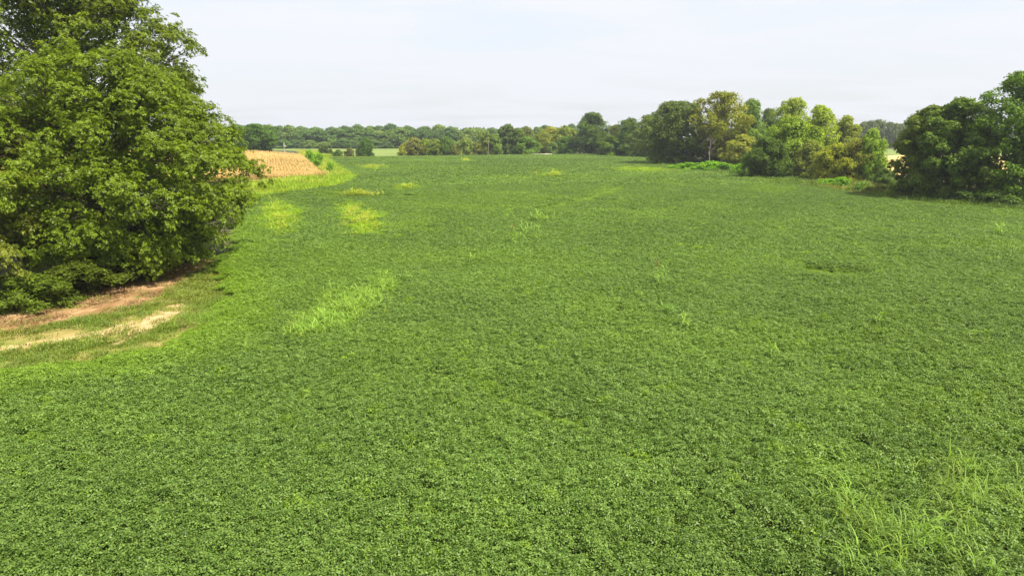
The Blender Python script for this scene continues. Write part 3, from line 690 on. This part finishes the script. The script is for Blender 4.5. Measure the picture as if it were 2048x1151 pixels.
def plant(name, key, x, y, w, h, color, label, cat, group=None, rot=None):
    me, tr, H, R = PROTOS[key]
    e = link(name, None, label=label, category=cat)
    if group: e["group"] = group
    e.location = (x, y, float(hgt(x, y))); e.rotation_euler[2] = rot if rot is not None else rng.uniform(0, 6.28)
    s = w / (2 * R) * 1.2; e.scale = (s, s, h / H)
    t = link("trunk", tr, e); cr = link("crown", me, e); cr.color = (color[0] * 2.0, color[1] * 1.9, color[2] * 1.05, 1)
    return e
def plant_px(name, key, x0, x1, top, base, color, label, cat="tree", group=None, Y=None, rot=None):
    """measured outline -> real place and size: depth from where the foot meets the ground (or given)"""
    xc = (x0 + x1) / 2
    if Y is None: Y = float(unproj(xc, base, 0.0)[1])
    X = float(x_at(xc, base, Y)); g = float(hgt(X, Y))
    w = abs(float(x_at(x1, (top + base) / 2, Y) - x_at(x0, (top + base) / 2, Y))); h = float(z_at(top, Y)) - g
    return plant(name, key, X, Y, w, h, color, label, cat, group, rot)

DK = (0.046, 0.082, 0.018); MG = (0.062, 0.105, 0.024); LG = (0.095, 0.150, 0.030); YG = (0.140, 0.195, 0.016); OL = (0.090, 0.105, 0.030); BG = (0.095, 0.200, 0.014)
GR = "trees along the right field edge"
RIGHT = [
    # name, proto, x0, x1, top, base, colour, label, Y
    ("broadleaf_tree", "oval_a", 1150, 1218, 229, 306, DK, "tall dark rounded tree rising alone at the left end of the right row", 345),
    ("broadleaf_tree", "oval_b", 1212, 1250, 252, 306, OL, "small greyish olive tree right of the tall dark rounded tree", 330),
    ("broadleaf_tree", "bushy_a", 1196, 1250, 272, 306, MG, "low bushy green tree at the foot of the greyish olive tree", 318),
    ("broadleaf_tree", "round_a", 1232, 1290, 240, 306, DK, "dark tree left of the pale grey-green one in the right row", 320),
    ("broadleaf_tree", "oval_a", 1268, 1325, 234, 308, (0.065, 0.095, 0.032), "pale grey-green tree directly left of the broad spreading dark tree", 300),
    ("broadleaf_tree", "round_b", 1296, 1408, 206, 331, (0.055, 0.085, 0.022), "broad spreading dark tree touching the yellowing tree", None),
    ("broadleaf_tree", "bushy_b", 1300, 1352, 282, 330, MG, "low lighter lobe-like tree under the left side of the broad dark tree", 232),
    ("sycamore_tree", "sycamore", 1392, 1488, 188, 338, (0.118, 0.135, 0.012), "tall thin yellowing tree with pale bare trunk and limbs", 222),
    ("broadleaf_tree", "oval_b", 1462, 1526, 204, 330, (0.070, 0.125, 0.016), "fresh green tree standing behind the right side of the yellowing tree", 256),
    ("broadleaf_tree", "oval_a", 1508, 1552, 222, 330, DK, "narrow dark tree between the fresh green and the tall pale-leaved tree", 275),
    ("sycamore_tree", "sycamore_b", 1538, 1612, 201, 345, (0.145, 0.195, 0.034), "tall pale-leaved tree behind the bright green bushy one", 205),
    ("sycamore_tree", "sycamore_b", 1596, 1664, 215, 350, YG, "yellow-green tree just right of the tall pale-leaved one", 192),
    ("sycamore_tree", "cone_a", 1655, 1712, 236, 345, (0.13, 0.165, 0.040), "pale green conical tree behind the olive bushes", 205),
    ("broadleaf_tree", "bushy_a", 1396, 1470, 282, 336, DK, "dark low tree in the shade behind the bare dead tree", 236),
    ("broadleaf_tree", "cone_a", 1448, 1512, 272, 345, (0.145, 0.165, 0.035), "small yellowish conical tree between yellowing tree and bright bushy tree", 208),
    ("broadleaf_tree", "cone_a", 1478, 1520, 262, 345, LG, "small pale conical tree tucked behind the dark bushy one", 222),
    ("broadleaf_tree", "bushy_a", 1494, 1566, 278, 362, (0.046, 0.080, 0.011), "dark bushy tree overhanging the soybeans", 160),
    ("broadleaf_tree", "bushy_b", 1526, 1628, 242, 364, (0.100, 0.155, 0.014), "bright green bushy tree in front of the tall pale-leaved one", 168),
    ("broadleaf_tree", "cone_a", 1590, 1640, 284, 366, (0.115, 0.145, 0.040), "small pale green tree between bright green tree and olive bushes", 158),
    ("broadleaf_tree", "bushy_a", 1628, 1700, 292, 372, (0.140, 0.165, 0.020), "olive-yellow bushy tree left of the brown-tinged one", 149),
    ("broadleaf_tree", "bushy_b", 1675, 1742, 284, 374, (0.108, 0.118, 0.022), "brown-tinged bushy tree left of the conical pale tree", 148),
    ("sycamore_tree", "cone_a", 1710, 1758, 262, 376, (0.120, 0.190, 0.032), "pale conical tree beside the gap showing the straw field", 146),
    ("broadleaf_tree", "bushy_a", 1746, 1780, 338, 392, MG, "small green bushy tree filling the foot of the gap", 132),
]
for nm, key, x0, x1, top, base, cl, lab, Y in RIGHT:
    plant_px(nm, key, x0, x1, top, base, cl, lab, "tree", GR, Y)
# three nearer dark trees at the right edge, each with finer leaves
for i, (x0, x1, top, base, pf, cl, lab) in enumerate([
    (1793, 1890, 214, 404, "tall", (0.064, 0.096, 0.020), "dark olive tree right of the gap showing the straw field"),
    (1832, 1958, 199, 408, "tall", (0.060, 0.102, 0.020), "second dark olive tree, slightly taller, right of the straw field gap"),
    (1944, 2110, 142, 412, "broad", (0.062, 0.115, 0.018), "tallest dark green tree cut by the right picture edge")]):
    Y = float(unproj((x0 + x1) / 2, base - 3, 0.0)[1])
    w = (x1 - x0) / F * Y; h = float(z_at(top, Y))
    tree_proto("edge_%d" % i, 50 + i, h, w / 2, 1.4, pf, 112, 17, 24, 0.28, lobe=0.235, trunk=0.3, nl=26, flat=0.62, inner=0.15)
    plant_px("broadleaf_tree", "edge_%d" % i, x0, x1, top, base - 3, cl, lab, "tree", GR, rot=0.4)
SH = "shrubs at the foot of the right tree row"
for x0, x1, top, base, cl, lab, key in [
    (1330, 1362, 331, 341, BG, "lowest bright bush at the left end of the right hedge foot", "shrub_a"),
    (1356, 1402, 326, 343, BG, "bright green bush below the broad dark tree", "shrub_b"),
    (1396, 1438, 324, 345, BG, "bright green bush at the foot of the bare dead tree", "shrub_a"),
    (1428, 1464, 326, 346, BG, "bright green bush right of the bare dead tree", "shrub_b"),
    (1464, 1500, 329, 353, BG, "tallest bright green bush touching the dark bushy tree", "shrub_a"),
    (1638, 1672, 358, 376, BG, "small bright bush under the olive-yellow tree", "shrub_b"),
    (1668, 1700, 356, 379, BG, "bright bush under the brown-tinged tree", "shrub_a"),
    (1702, 1736, 366, 389, (0.06, 0.12, 0.02), "dark green bush left of the dry grass bank", "shrub_b"),
    (1730, 1778, 370, 394, (0.10, 0.125, 0.035), "olive bush below the conical pale tree", "shrub_a"),
    (1772, 1816, 376, 399, (0.085, 0.12, 0.03), "olive green bush at the foot of the straw field gap", "shrub_b"),
    (1826, 1870, 384, 405, (0.05, 0.09, 0.02), "dark bush beneath the first dark olive tree", "shrub_a"),
    (1880, 1940, 380, 410, (0.045, 0.08, 0.02), "dark bush beneath the second dark olive tree", "shrub_b"),
    (1950, 2030, 384, 416, (0.045, 0.08, 0.02), "dark bush beneath the tallest dark green tree", "shrub_a")]:
    plant_px("shrub", key, x0, x1, top, base, cl, lab, "shrub", SH)

# hedge line and small trees across the back of the soybean field
BK = "trees and shrubs along the back of the soybean field"
for x0, x1, top, base, cl, lab, key, Y in [
    (798, 818, 290, 311, (0.17, 0.19, 0.03), "yellowish small shrub at the left end of the back hedge", "far_3", 338),
    (812, 846, 277, 311, (0.105, 0.115, 0.035), "brownish olive bush second from the left in the back hedge", "far_3", 340),
    (838, 866, 279, 311, (0.10, 0.14, 0.022), "olive green bush third in the back hedge", "far_2", 342),
    (858, 886, 280, 311, (0.09, 0.13, 0.022), "green bush fourth in the back hedge", "far_3", 342),
    (880, 908, 276, 311, (0.06, 0.11, 0.022), "dark green tree at the right end of the back hedge", "far_0", 343),
    (900, 916, 291, 311, (0.12, 0.12, 0.03), "low olive shrub closing the back hedge", "far_3", 343),
    (918, 946, 278, 310, (0.12, 0.165, 0.055), "pale green tree standing alone right of the back hedge", "far_0", 344),
    (944, 966, 286, 309, (0.105, 0.125, 0.03), "olive shrub left of the tall narrow back trees", "far_3", 345),
    (954, 986, 264, 309, (0.085, 0.125, 0.03), "tall narrow tree behind the brown pole", "far_1", 347),
    (980, 1004, 270, 309, (0.10, 0.16, 0.035), "light green narrow tree right of the brown pole", "far_4", 346),
    (994, 1036, 252, 309, (0.045, 0.075, 0.022), "dark tall pointed tree in the back line", "far_1", 350),
    (1026, 1052, 262, 309, (0.08, 0.12, 0.03), "mid green tree right of the dark pointed one", "far_4", 352),
    (1034, 1074, 276, 308, (0.07, 0.13, 0.022), "low bright green tree left of the pale gravel strip", "far_3", 344),
    (1070, 1100, 266, 308, (0.12, 0.15, 0.03), "yellow-green tree behind the pale gravel strip", "far_0", 352),
    (1082, 1118, 256, 307, (0.17, 0.185, 0.035), "taller yellowish tree above the pale gravel strip", "far_2", 362),
    (1096, 1116, 286, 307, (0.085, 0.14, 0.05), "round pale shrub right of the gravel strip", "far_3", 345),
    (1110, 1152, 256, 307, (0.11, 0.145, 0.035), "yellow-green tree left of the tall dark rounded tree", "far_0", 358),
    (1116, 1150, 276, 307, (0.06, 0.12, 0.022), "low green tree against the tall dark rounded tree", "far_3", 346),
    (1040, 1066, 256, 307, (0.09, 0.115, 0.035), "olive topped tree between dark pointed and yellowish trees", "far_2", 366)]:
    plant_px("hedge_tree" if top < 288 else "shrub", key, x0, x1, top, base, cl, lab, "tree" if top < 288 else "shrub", BK, Y)
# left: round dark tree, bushes by the far field
plant_px("broadleaf_tree", "round_b", 479, 547, 249, 309, (0.050, 0.098, 0.020), "solitary dome-shaped dark tree behind the ripe corn", "tree", None, 305)
FB = "bushes standing between the two green fields"
for x0, x1, top, base, cl, lab, key, Y in [
    (638, 664, 291, 313, (0.045, 0.07, 0.025), "dark bush leftmost of the row between the green fields", "far_3", 322),
    (654, 672, 303, 313, (0.06, 0.11, 0.03), "lowest bush of the row between the green fields", "far_3", 322),
    (667, 686, 300, 313, (0.055, 0.10, 0.022), "small round green bush of the row between the green fields", "far_3", 322),
    (689, 709, 297, 313, (0.075, 0.085, 0.035), "small brownish bush of the row between the green fields", "far_3", 322),
    (711, 730, 295, 313, (0.05, 0.08, 0.025), "dark bush joined to the taller one between the green fields", "far_3", 323),
    (718, 750, 279, 313, (0.05, 0.10, 0.022), "tallest bush of the row between the green fields", "far_0", 322)]:
    m_ = (x1 - x0) * 0.1; plant_px("shrub", key, x0 + m_, x1 - m_, top, base, cl, lab, "shrub", FB, Y)
for x0, x1, top, base, lab, key, Y in [
    (612, 628, 302, 312, "green bush on the crest at the corner of the ripe corn", "shrub_a", 235),
    (626, 646, 308, 319, "low green bush on the grass bank beside the ripe corn", "shrub_b", 205),
    (654, 668, 326, 336, "small green bush low on the grass bank beside the ripe corn", "shrub_a", 178)]:
    plant_px("shrub", key, x0, x1, top, base, BG, lab, "shrub", "bushes on the grass bank by the corn", Y)
# far tree line on the horizon
ORD = "first second third fourth fifth sixth seventh eighth ninth tenth eleventh twelfth thirteenth fourteenth fifteenth sixteenth seventeenth eighteenth nineteenth twentieth".split()
ORD += ["twenty-" + w for w in ORD[:9]] + ["thirtieth"] + ["thirty-" + w for w in ORD[:9]] + ["fortieth"] + ["forty-" + w for w in ORD[:9]]
rt = np.random.default_rng(5)
px = 458.0; i = 0
FARC = [(0.048, 0.090, 0.040), (0.062, 0.112, 0.045), (0.082, 0.130, 0.050), (0.100, 0.150, 0.055), (0.044, 0.088, 0.042)]  # blue, lightened greens: distance haze put into the leaf colour
while px < 1152:
    w = rt.uniform(26, 42); top = rt.uniform(254, 264) + (2 if px > 900 else 0)
    plant_px("distant_tree", "far_%d" % rt.integers(0, 5), px - w / 2, px + w / 2, top, 296, FARC[rt.integers(0, 5)],
             "%s tree from the left in the front row of the far tree line" % ORD[i], "tree", "far tree line across the horizon", rt.uniform(505, 525))
    px += w * rt.uniform(0.48, 0.66); i += 1
px = 458.0
while px < 1152:
    w = rt.uniform(28, 42)
    plant_px("distant_tree", "far_%d" % rt.integers(0, 5), px - w / 2, px + w / 2, rt.uniform(251, 259), 296, FARC[rt.integers(0, 5)],
             "tree whose top shows behind the front row of the far tree line", "tree", "back row of the far tree line", rt.uniform(545, 570))
    px += w * rt.uniform(0.6, 0.95)
px = 462.0
while px < 1000:
    w = rt.uniform(22, 34)
    plant_px("shrub", "far_3", px - w / 2, px + w / 2, rt.uniform(279, 287), 299, FARC[rt.integers(0, 4)],
             "low bush along the foot of the far tree line", "shrub", "bushes along the foot of the far tree line", rt.uniform(492, 499))
    px += w * rt.uniform(0.7, 0.95)
px = 1680.0; i = 0
while px < 1830:
    w = rt.uniform(22, 36)
    plant_px("distant_tree", "far_%d" % rt.integers(0, 5), px - w / 2, px + w / 2, rt.uniform(240, 254), 290, (0.06, 0.085, 0.04),
             "%s hazy tree from the left in the line beyond the straw field" % ORD[i], "tree", "hazy trees beyond the straw field", rt.uniform(520, 545))
    px += w * rt.uniform(0.45, 0.7); i += 1
# low wooded skyline far behind
def wood_mass(name, x0, x1, y, h, seed, label):
    r = np.random.default_rng(seed); n = 9000
    x = r.uniform(x0, x1, n); top = h * (0.72 + 0.28 * vnoise(np.stack([x, 0 * x], 1), 60, seed)); z = top * r.uniform(0, 1, n) ** 0.6
    p = np.stack([x, y + r.uniform(-25, 25, n), z], 1)
    nn = unit(rand_dir(r, n) + [0, -0.5, 0.5]); v, q = leaf_quads(p, unit(np.cross(nn, rand_dir(r, n))), nn, r.uniform(5, 9, n), r.uniform(4, 6, n))
    v[:, 2] = np.maximum(v[:, 2], 0.0)
    o = link(name, make_mesh(name, v, q, M_LEAF, r.uniform(0.2, 0.8, n)), kind="stuff", label=label, category="woodland"); o.color = (0.055, 0.085, 0.035, 1)
wood_mass("far_forest", -900, 1100, 1250, 20, 3, "low hazy woodland on the skyline behind everything")

# dead tree, poles
r = np.random.default_rng(15)
Y = 214.0; X = float(x_at(1418, 325, Y))
e = link("dead_tree", None, label="bare pale dead tree in front of the yellowing tree", category="tree"); e.location = (X, Y, 0)
trunk = np.array([[0, 0, -0.2], [0.1, 0, 2.5], [-0.1, 0.1, 5], [0.15, 0, 7.5], [-0.25, 0, 10]])
v, q = tubes([(trunk, [0.20, 0.16, 0.13, 0.08, 0.03])], 8)
link("trunk", make_mesh("trunk", v, q, M_DEAD, smooth=True), e)
for k in range(12):
    z = r.uniform(3.5, 9); a0 = np.array([np.interp(z, trunk[:, 2], trunk[:, 0]), np.interp(z, trunk[:, 2], trunk[:, 1]), z])
    an = k * 2.4; ln = r.uniform(1.2, 2.8) * (1.15 - z / 14); b = a0 + np.array([math.cos(an) * ln, math.sin(an) * ln * 0.8, ln * r.uniform(0.5, 1.0)])
    paths = [(bez(a0, (a0 + b) / 2 + [0, 0, -0.25], b, 5), np.linspace(0.08, 0.02, 5))]
    for _ in range(3):
        t = r.uniform(0.4, 0.95); p0 = a0 + (b - a0) * t; p1 = p0 + r.normal(0, 0.4, 3) + [0, 0, 0.45]
        paths.append((np.stack([p0, (p0 + p1) / 2, p1]), [0.035, 0.025, 0.012]))
    v, q = tubes(paths, 5); link("branch", make_mesh("branch", v, q, M_DEAD, smooth=True), e)

def box_mesh(name, c, s, mat):
    c = np.array(c); s = np.array(s) / 2
    v = np.array([[a, b, d] for a in (-1, 1) for b in (-1, 1) for d in (-1, 1)]) * s + c
    q = np.array([[0, 1, 3, 2], [4, 6, 7, 5], [0, 4, 5, 1], [2, 3, 7, 6], [0, 2, 6, 4], [1, 5, 7, 3]])
    return make_mesh(name, v, q, mat)
def utility_pole(px, py, top, Y, mat, label, can):
    X = float(x_at(px, py, Y)); g = float(hgt(X, Y)); h = float(z_at(top, Y)) - g
    e = link("utility_pole", None, label=label, category="utility pole"); e.location = (X, Y, g)
    v, q = tubes([([[0, 0, -0.2], [0, 0, h * 0.5], [0, 0, h - 0.02], [0, 0, h]], [0.19, 0.16, 0.13, 0.02])], 10)
    link("pole", make_mesh("pole", v, q, mat, smooth=True), e)
    if can:
        v, q = tubes([([[0.36, -0.05, h - 1.75], [0.36, -0.05, h - 1.74], [0.36, -0.05, h - 1.0], [0.36, -0.05, h - 0.9], [0.36, -0.05, h - 0.88]], [0.02, 0.24, 0.24, 0.2, 0.02])], 12)
        link("transformer", make_mesh("transformer", v, q, M_METAL, smooth=True), e)
        link("bracket", box_mesh("bracket", (0.15, -0.03, h - 1.3), (0.3, 0.08, 0.12), M_METAL), e)
        v, q = tubes([([[0, 0, h - 0.05], [0, 0, h + 0.1], [0, 0, h + 0.22], [0, 0, h + 0.24]], [0.03, 0.06, 0.05, 0.01])], 8)
        link("insulator", make_mesh("insulator", v, q, M_METAL, smooth=True), e)
    else:
        link("crossarm", box_mesh("crossarm", (0, -0.18, h - 0.4), (1.3, 0.1, 0.12), mat), e)
        for sx in (-0.5, 0.5):
            v, q = tubes([([[sx, -0.18, h - 0.36], [sx, -0.18, h - 0.26], [sx, -0.18, h - 0.18], [sx, -0.18, h - 0.16]], [0.03, 0.06, 0.05, 0.01])], 8)
            link("insulator", make_mesh("insulator", v, q, M_METAL, smooth=True), e)
utility_pole(569, 304, 286, 268, M_POLE, "short pale grey utility pole with a can beside the corn field crest", True)
utility_pole(977, 304, 280, 343, M_POLE_BROWN, "thin brown pole in front of the tall narrow back trees", False)

# ------------------------------------------------------------------ the big oaks at the left
def oak(name, x, y, H, R, ts, rs, z0, n, sub, ros, per, seed, color, label, leaf=0.165, bias=None, lobe=(1.2, 2.5), trunk=0.5, low=1.3):
    r = np.random.default_rng(seed)
    t = (np.arange(n) + r.uniform(0, 1, n)) / n; zt = z0 + (H - 0.5 - z0) * t ** low; r.shuffle(zt)
    a = np.arange(n) * 2.39996 + r.uniform(-0.6, 0.6, n)
    lr = r.uniform(lobe[0], lobe[1], n); env = np.interp(zt, ts, rs) * R
    q = np.where(r.uniform(0, 1, n) < 0.16, r.uniform(0.2, 0.7, n), 1.0 + 0.07 * r.normal(size=n))
    rr = np.maximum(env - lr * 0.8, 0.1) * q
    c = np.stack([rr * np.cos(a), rr * np.sin(a), zt], 1)
    out = unit(np.stack([np.cos(a), np.sin(a), 0.25 + 0.9 * (zt - z0) / (H - z0)], 1))
    li = np.repeat(np.arange(n), sub); ns = len(li)
    u = unit(rand_dir(r, ns) + out[li] * 0.75 + [0, 0, 0.35])
    # boughs: flattened, drooping outwards
    off = u * lr[li][:, None] * np.array([1, 1, 0.82]) * r.uniform(0.5, 1.12, ns)[:, None]
    off[:, 2] -= 0.18 * (off[:, 0] * np.cos(a[li]) + off[:, 1] * np.sin(a[li]))
    sp = c[li] + off
    sr = r.uniform(0.34, 0.75, ns)
    si = np.repeat(np.arange(ns), ros); nr = len(si)
    w = unit(rand_dir(r, nr) + u[si] * 0.5 + [0, 0, 0.35])
    rp = sp[si] + w * (sr[si] * r.uniform(0.3, 1.15, nr))[:, None] * [1, 1, 0.8]
    ax = unit(w * 0.55 + u[si] * 0.45 + [0, 0, 0.45] + r.normal(0, 0.25, (nr, 3)))
    tint_r = np.clip(0.5 + 0.12 * r.normal(size=ns)[si] + 0.1 * r.normal(size=nr), 0, 1)
    # rosettes of leaves round each twig end
    ki = np.repeat(np.arange(nr), per); m = len(ki)
    e1 = unit(np.cross(ax, [0.3, 0.9, 0.2])); e2 = np.cross(ax, e1)
    ph = np.tile(np.arange(per) * (2 * np.pi / per), nr) + r.uniform(0, 6.28, nr)[ki] + r.normal(0, 0.25, m)
    rad = np.cos(ph)[:, None] * e1[ki] + np.sin(ph)[:, None] * e2[ki]
    op = r.uniform(0.05, 0.75, m)[:, None]
    d = unit(rad * (1 - 0.35 * op) + ax[ki] * op - [0, 0, 0.22]); nn = unit(ax[ki] + r.normal(0, 0.28, (m, 3)))
    L = leaf * r.uniform(0.7, 1.2, m)
    pos = rp[ki] + d * 0.03; tl = np.clip(tint_r[ki] + 0.13 * r.normal(size=m), 0, 1)
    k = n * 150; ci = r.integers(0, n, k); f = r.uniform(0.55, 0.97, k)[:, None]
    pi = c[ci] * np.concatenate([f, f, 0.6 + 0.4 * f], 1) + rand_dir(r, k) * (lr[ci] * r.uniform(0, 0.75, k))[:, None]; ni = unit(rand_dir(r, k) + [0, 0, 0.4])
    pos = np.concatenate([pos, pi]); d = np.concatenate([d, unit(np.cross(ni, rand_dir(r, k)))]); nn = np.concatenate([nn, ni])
    L = np.concatenate([L, leaf * r.uniform(1.3, 2.2, k)]); tl = np.concatenate([tl, r.uniform(0.1, 0.5, k)])  # oversized fill leaves, the crown's inner shade put into their darker tint
    v, qd = leaf_quads(pos, d, nn, L, L * r.uniform(0.5, 0.66, len(L)), 0.12, 0.12)
    v[:, 2] = np.maximum(v[:, 2], 0.05)
    me = make_mesh("oak_crown", v, qd, M_OAK, tl)
    e = link(name, None, label=label, category="tree"); e.location = (x, y, 0)
    cr = link("crown", me, e); cr.color = (*color, 1)
    # trunk, limbs to every bough, twigs
    P = np.array([[0, 0, -0.3], [0.2, 0.1, H * 0.2], [-0.2, 0.2, H * 0.45], [0.2, -0.1, H * 0.7], [0, 0, H * 0.93]])
    tt = np.linspace(0, 1, 12); P = np.stack([np.interp(tt, np.linspace(0, 1, 5), P[:, k]) for k in range(3)], 1); Rr = trunk * (1 - tt) ** 0.75 + 0.03; Rr[0] *= 1.4
    wv, wq = tubes([(P, Rr)], 12)
    tr = link("trunk", make_mesh("trunk", wv, wq, M_BARK, smooth=True), e)
    paths = []
    for i in range(n):
        z = np.clip(c[i, 2] * r.uniform(0.55, 0.9), 1.5, H * 0.85); k = np.interp(z, P[:, 2], np.arange(12)); A = np.array([np.interp(k, np.arange(12), P[:, j]) for j in range(3)])
        r0 = 0.035 + 0.06 * r.uniform() ; mid = (A + c[i]) / 2 + np.array([r.normal(0, 0.3), r.normal(0, 0.3), r.uniform(0.2, 1.2)])
        pts = bez(A, mid, c[i], 7); paths.append((pts, np.linspace(r0, 0.035, 7)))
        for j in np.where(li == i)[0][::3]:
            paths.append((bez(pts[5], (pts[5] + sp[j]) / 2 + r.normal(0, 0.12, 3), sp[j], 4), np.linspace(0.03, 0.010, 4)))
    wv, wq = tubes(paths, 5)
    link("limbs", make_mesh("limbs", wv, wq, M_BARK, smooth=True), tr)
    return e
OAKC = (0.154, 0.222, 0.012)
oak("oak_tree", -31.5, 53, 15.6, 10.2, [0.5, 3, 7, 9.6, 11.5, 13.5, 15.6], [0.60, 0.92, 1.14, 0.95, 0.82, 0.64, 0.22], 1.6, 188, 18, 13, 8, 501, OAKC,
    "large leafy oak overhanging the dirt path, nearest of the big trees")
oak("oak_tree", -40.5, 66, 27.0, 10.6, [2, 6, 12, 17, 20, 23, 27], [0.7, 0.9, 1.0, 1.0, 0.95, 0.75, 0.25], 5.0, 150, 15, 11, 8, 502, (0.150, 0.204, 0.014),
    "tallest oak rising behind the nearest one and out of the frame", leaf=0.21, lobe=(1.5, 2.8), low=0.85)
oak("oak_tree", -36.5, 42, 12.6, 6.2, [0.5, 3, 7, 9.6, 11.5, 12.6], [0.8, 1.0, 1.0, 0.85, 0.6, 0.2], 1.0, 64, 14, 11, 8, 503, (0.185, 0.215, 0.026),
    "paler small oak cut by the left picture edge", lobe=(0.9, 1.7), trunk=0.3)
US = "dark understorey bushes below the oaks"
tree_proto("under_a", 61, 3.4, 2.6, 0.15, "bush", 26, 12, 30, 0.16, lobe=0.36, trunk=0.08, nl=8)
for px, py, w, h, cl, lab in [  # shade below the oaks put into the darker leaf colours
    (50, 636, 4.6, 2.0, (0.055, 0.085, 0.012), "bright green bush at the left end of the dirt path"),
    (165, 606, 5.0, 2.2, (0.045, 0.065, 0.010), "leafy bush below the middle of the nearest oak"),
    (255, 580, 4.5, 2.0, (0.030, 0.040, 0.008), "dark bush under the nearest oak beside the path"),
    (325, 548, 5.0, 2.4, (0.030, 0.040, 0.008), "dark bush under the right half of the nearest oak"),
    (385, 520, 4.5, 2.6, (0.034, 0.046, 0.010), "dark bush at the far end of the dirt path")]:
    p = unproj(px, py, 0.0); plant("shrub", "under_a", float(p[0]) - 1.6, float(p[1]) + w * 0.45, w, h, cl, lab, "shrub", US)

# ------------------------------------------------------------------ haze
hm = new_mat("haze_air"); nt = hm.node_tree
pv = N(nt, "ShaderNodeVolumePrincipled"); pv.inputs["Density"].default_value = 0.00018; pv.inputs["Color"].default_value = (0.86, 0.92, 1.0, 1); pv.inputs["Anisotropy"].default_value = 0.2
ho = N(nt, "ShaderNodeOutputMaterial"); nt.links.new(pv.outputs[0], ho.inputs["Volume"])
link("haze", box_mesh("haze", (0, 0, 16), (3260, 3260, 34), hm), kind="stuff", label="thin pale summer haze over the fields", category="haze")
print("tris", sum(len(m.polygons) * 2 for m in bpy.data.meshes))
